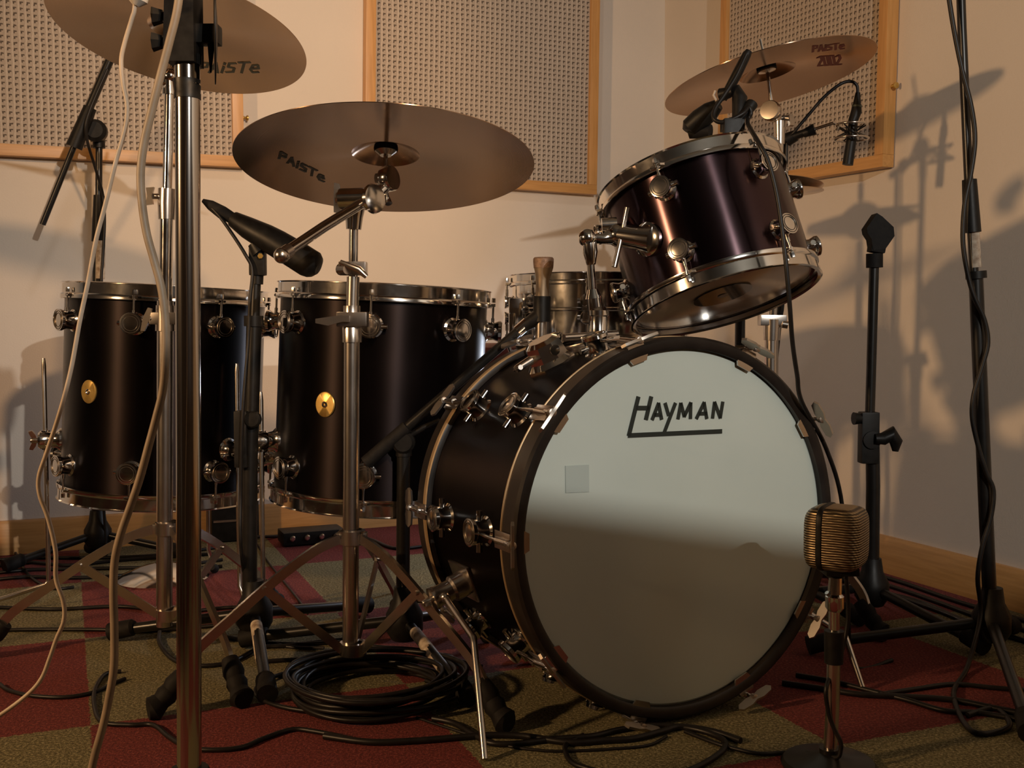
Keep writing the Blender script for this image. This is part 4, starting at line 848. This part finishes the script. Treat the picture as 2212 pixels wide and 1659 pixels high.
part('tension_disc',MB().lathe([(.0,-.0012),(.052,-.0006),(.052,.0006),(.0,.0035)],FM(at(464,72,Yf),(1,.285,0)),40).tube([at(455,76,Yf),at(468,76,Yf)],.009,12),BLACK,hd_)
part('tension_spike',MB().tube([at(456,90,Yf),at(455,157,Yf)],[.004,.001],8),BLACK,hd_)
w1=[(330,-520),(312,-300),(300,-120),(292,8),(285,40),(270,90),(262,130),(266,180),(275,230),(270,280),(250,350),(228,440),(207,520),(190,610),(173,690),(155,790),(138,860),(120,920),(100,980),(84,1030),(86,1070),(104,1120),(120,1190),(121,1250),(137,1300),(138,1340),(122,1380),(108,1420),(90,1465),(60,1500),(0,1545),(-60,1580)]
Yc=[1.20+ .0*k for k in range(len(w1))]
solo('hanging_cable',MB().tube(smooth([at(x,y,1.12) for x,y in w1],6),.0023,10),CABLEW,at(262,130,1.12),'thin pale cable hanging down at the left in front of the floor tom','cable')
solo('cable_plug',MB().tube([at(300,-20,1.12),at(297,2,1.12),at(293,12,1.12)],[.012,.010,.004],14),WHITEP,at(297,2,1.12),'white cable plug at the very top left edge above the cymbal','plug')
w2=[(430,-560),(415,-350),(404,-180),(392,-60),(383,20),(366,90),(345,170),(325,250),(311,310),(304,370),(306,430),(316,500),(332,560),(348,620),(357,690),(358,760),(352,840),(338,900),(322,960),(303,1030),(283,1090),(262,1150),(248,1210),(245,1280),(247,1360),(246,1440),(235,1510),(222,1570),(205,1630),(188,1700),(150,1800)]
solo('hanging_cable',MB().tube(smooth([at(x,y,1.02) for x,y in w2],6),.0039,12),CABLEB,at(310,310,1.02),'thicker brownish cable hanging in front of the foreground pole at left','cable')
# ------------------------------------------------------------------ things on the floor
def fcable(pts,r,label,m=CABLE,z=None):
    z=r if z is None else z
    P=smooth([fl(p[0],p[1],p[2] if len(p)>2 else z) for p in pts],7); o=P[0]
    return solo('floor_cable',MB().tube(P,r,8),m,o,label,'cable','black cables lying on the carpet')
cc_=fl(805,1505); coil=empty('coiled_cable',(cc_.x,cc_.y,0),'thick coil of black cable on the red carpet tile at centre front','cable coil')
random.seed(11)
for k in range(13):
    R=.100+.036*random.random(); ex=random.uniform(-.012,.012); ey=random.uniform(-.012,.012); z0=.005+.0032*k; ph=random.random()*6
    P=[cc_+V((ex+R*1.05*math.cos(t)+.004*math.sin(3*t+ph),ey+R*.98*math.sin(t)+.004*math.cos(2*t+ph),z0+.003*math.sin(2*t+ph))) for t in [2*math.pi*j/48 for j in range(49)]]
    part('loop',MB().tube(P,.0038,8),CABLE,coil)
P=[cc_+V((-.03+.165*math.cos(t),.03+.12*math.sin(t),.006)) for t in [.6+4.6*j/40 for j in range(41)]]; part('loop',MB().tube(P,.0036,8),CABLE,coil)
fcable([(0,1478),(20,1492),(70,1503),(140,1506),(200,1496),(240,1478),(270,1466)],.0034,'black cable lying across the left red tile')
fcable([(262,1450),(228,1456),(205,1490),(205,1530),(222,1560),(280,1566),(330,1566),(365,1592),(400,1612),(450,1620),(520,1615),(570,1595),(630,1576),(680,1580),(760,1596)],.0036,'black cable with a bend running along the front red tile')
fcable([(700,1590),(800,1603),(900,1600),(1000,1592),(1060,1588),(1130,1590),(1230,1604),(1300,1600),(1370,1595),(1430,1580),(1470,1570),(1540,1580),(1600,1600)],.0048,'thick black cable running right from the coil under the bass drum front')
fcable([(935,1552),(980,1562),(1020,1585),(1060,1605),(1120,1606),(1200,1596),(1280,1590),(1340,1576),(1420,1567),(1500,1575),(1560,1596),(1562,1620),(1520,1650),(1480,1668)],.0044,'black cable looping in front of the bass drum toward the camera')
fcable([(900,1550),(960,1570),(1030,1592),(1100,1612),(1180,1622),(1240,1622),(1320,1618),(1400,1610),(1440,1590)],.0022,'very thin black cable on the green tile in front of the spur')
fcable([(1260,1588),(1225,1606),(1222,1625),(1240,1650),(1300,1668)],.0036,'short black cable end curling toward the camera at bottom centre')
fcable([(0,1312),(120,1316),(260,1310),(380,1322),(500,1312),(560,1318),(640,1330)],.0042,'black cable running straight across at left behind the first stand')
fcable([(0,1362),(60,1360),(200,1360),(330,1362),(480,1350)],.0040,'second black cable crossing the left green tile')
fcable([(345,1365),(345,1390),(375,1425),(430,1438),(500,1430),(560,1400),(620,1395),(700,1385),(760,1380)],.0040,'black cable curving between the two chrome stands')
fcable([(470,1372),(540,1385),(640,1392),(730,1388),(820,1398),(900,1405),(980,1425),(1040,1440)],.0042,'black cable passing under the middle cymbal stand')
fcable([(560,1430),(640,1425),(720,1428),(800,1440),(880,1430),(960,1415),(995,1440),(1000,1468),(960,1480),(920,1470)],.0040,'black cable making a small loop left of the bass drum')
fcable([(600,1460),(700,1440),(820,1428),(900,1440),(960,1470)],.0040,'black cable leaving the coil backwards')
random.seed(5)
for i,(lab) in enumerate(['upper strand of cable lying along the back wall at left','middle strand of cable along the back wall at left','lower strand of cable along the back wall at left','cable strand nearest the drums along the back wall at left']):
    y0=1205+i*14; fcable([(-20,y0+6),(60,y0+random.randint(-4,4)),(150,y0+random.randint(-5,5)),(250,y0+random.randint(-5,5)-6),(360,y0-12+random.randint(-4,4)),(480,y0-24)],.0045,'black '+lab)
fcable([(0,1160),(25,1180),(60,1240),(110,1270),(160,1268)],.0035,'black cable dropping down the baseboard at the far left',z=.004)
fcable([(540,1160,.02),(600,1158),(660,1150),(740,1152),(800,1165),(860,1185),(960,1172)],.0045,'black cable along the back wall between the floor toms')
fcable([(555,1175),(580,1215),(640,1290),(665,1325)],.0024,'thin dark cable crossing the red tile in the middle distance')
for i,(dy,lab) in enumerate(((0,'cable hugging the right baseboard, topmost'),(16,'cable beside the right baseboard, second'),(34,'cable beside the right baseboard, third'))):
    fcable([(1890,1240+dy),(1960,1262+dy),(2040,1290+dy),(2110,1312+dy*1.2),(2230,1345+dy*1.3)],.0050,'black '+lab)
fcable([(1905,1278),(1990,1300),(2060,1330),(2100,1345)],.0040,'black cable slanting over the dark red tile at right')
fcable([(1690,1475),(1780,1488),(1860,1500),(1960,1505),(2060,1512),(2160,1532),(2230,1545)],.0048,'black cable lying from the short mic stand to the right edge')
fcable([(1720,1458),(1800,1472),(1880,1492),(1960,1512),(2040,1535),(2120,1540),(2230,1560)],.0042,'black cable crossing under the far right stand')
fcable([(1900,1500),(1980,1488),(2060,1478),(2150,1486),(2230,1492)],.0040,'black cable arching on the red tile below the far right stand')
# stage box near the wall
sbp=fl(672,1172); M=Matrix.Translation(V((sbp.x,sbp.y,0)))@Matrix.Rotation(math.radians(23),4,'Z')
sbx=empty('cable_drop_box',(sbp.x,sbp.y,0),'flat black connector box with metal plugs on the floor near the back wall','connector box')
part('housing',MB().box((0,0,.022),(.17,.09,.036),M,bev=.008),BLACK,sbx)
for k in range(4): part('socket',MB().lathe([(0,0),(.008,0),(.008,.006),(.005,.010),(0,.010)],M@Matrix.Translation((-.06+.04*k,-.043,.024))@Matrix.Rotation(math.pi/2,4,'X'),14),CHROME,sbx)
# shallow silver dome
sdp=fl(352,1252); sd_=empty('round_stand_base',(sdp.x,sdp.y,0),'shiny silver domed stand base on the floor behind the left cymbal stand','stand base')
part('dome',MB().lathe([(0,0),(.105,0),(.106,.005),(.09,.016),(.05,.032),(.016,.040),(.014,.05),(0,.05)],FM(V((sdp.x,sdp.y,0)),(0,0,1)),56),CHROME,sd_)
part('stub',MB().tube([V((sdp.x,sdp.y,.045)),V((sdp.x,sdp.y,.14))],.010,14),BLACKM,sd_)
# dark case by the wall between stands
bq=fl(482,1178); M=Matrix.Translation(V((bq.x,bq.y+.10,0)))@Matrix.Rotation(math.radians(23),4,'Z')
cs=empty('equipment_case',(bq.x,bq.y+.10,0),'small black case on the floor against the back wall behind the left floor tom','case')
part('body',MB().box((0,0,.061),(.13,.12,.115),M,bev=.006),BLACK,cs)
part('corner_trim',MB().box((0,-.061,.061),(.12,.004,.006),M),OLDCH,cs)
for x in(-.05,.05): part('rubber_foot',MB().box((x,0,.004),(.015,.10,.008),M),RUBBER,cs)
# ------------------------------------------------------------------ light
W_=bpy.data.worlds.new('world'); S.world=W_; W_.use_nodes=True; W_.node_tree.nodes['Background'].inputs[0].default_value=(.5,.42,.34,1); W_.node_tree.nodes['Background'].inputs[1].default_value=.05
def area(name,loc,tgt,size,power,color,sy=None):
    l=bpy.data.lights.new(name,'AREA'); l.energy=power; l.color=color; l.size=size; l.shape='RECTANGLE' if sy else 'DISK'
    if sy: l.size_y=sy
    o=bpy.data.objects.new(name,l); COL.objects.link(o); o.location=loc; d=V(tgt)-V(loc); o.rotation_euler=d.to_track_quat('-Z','Y').to_euler(); return o
def spot(name,loc,tgt,power,color,r,ang=120):
    l=bpy.data.lights.new(name,'SPOT'); l.energy=power; l.color=color; l.shadow_soft_size=r; l.spot_size=math.radians(ang); l.spot_blend=.6
    o=bpy.data.objects.new(name,l); COL.objects.link(o); o.location=loc; d=V(tgt)-V(loc); o.rotation_euler=d.to_track_quat('-Z','Y').to_euler(); return o
m=MB(); m.box((.4,-.35,.595),(4.4,.06,1.19)); struct('light_blocker',m,DARKW)  # unseen blocker added behind the camera to shade the lower bass drum head
spot('warm_lamp',(-2.2,.29,1.2),(1.2,2.2,.9),175,(1,.60,.29),.065,88)
area('cool_lamp',(1.2,-1.35,1.66),(-.1,2.4,.7),.035,50,(1,.95,.87))
spot('centre_lamp',(.6,.0,1.85),(-1.25,2.85,.95),150,(1,.60,.30),.06,52)
spot('wall_fill_spot',(-.35,1.55,2.35),(-.30,3.15,.82),14,(1,.92,.86),.08,70)  # added fill with no real fixture, brightens the middle of the back wall
area('low_cool_lamp',(.20,2.74,.42),(-.9,2.6,.55),.10,3.0,(.78,.86,1))
S.view_settings.view_transform='Standard'; S.view_settings.look='None'; S.view_settings.gamma=1; S.view_settings.use_curve_mapping=False
S.view_settings.exposure=0
S.cycles.use_denoising=True; S.cycles.max_bounces=8
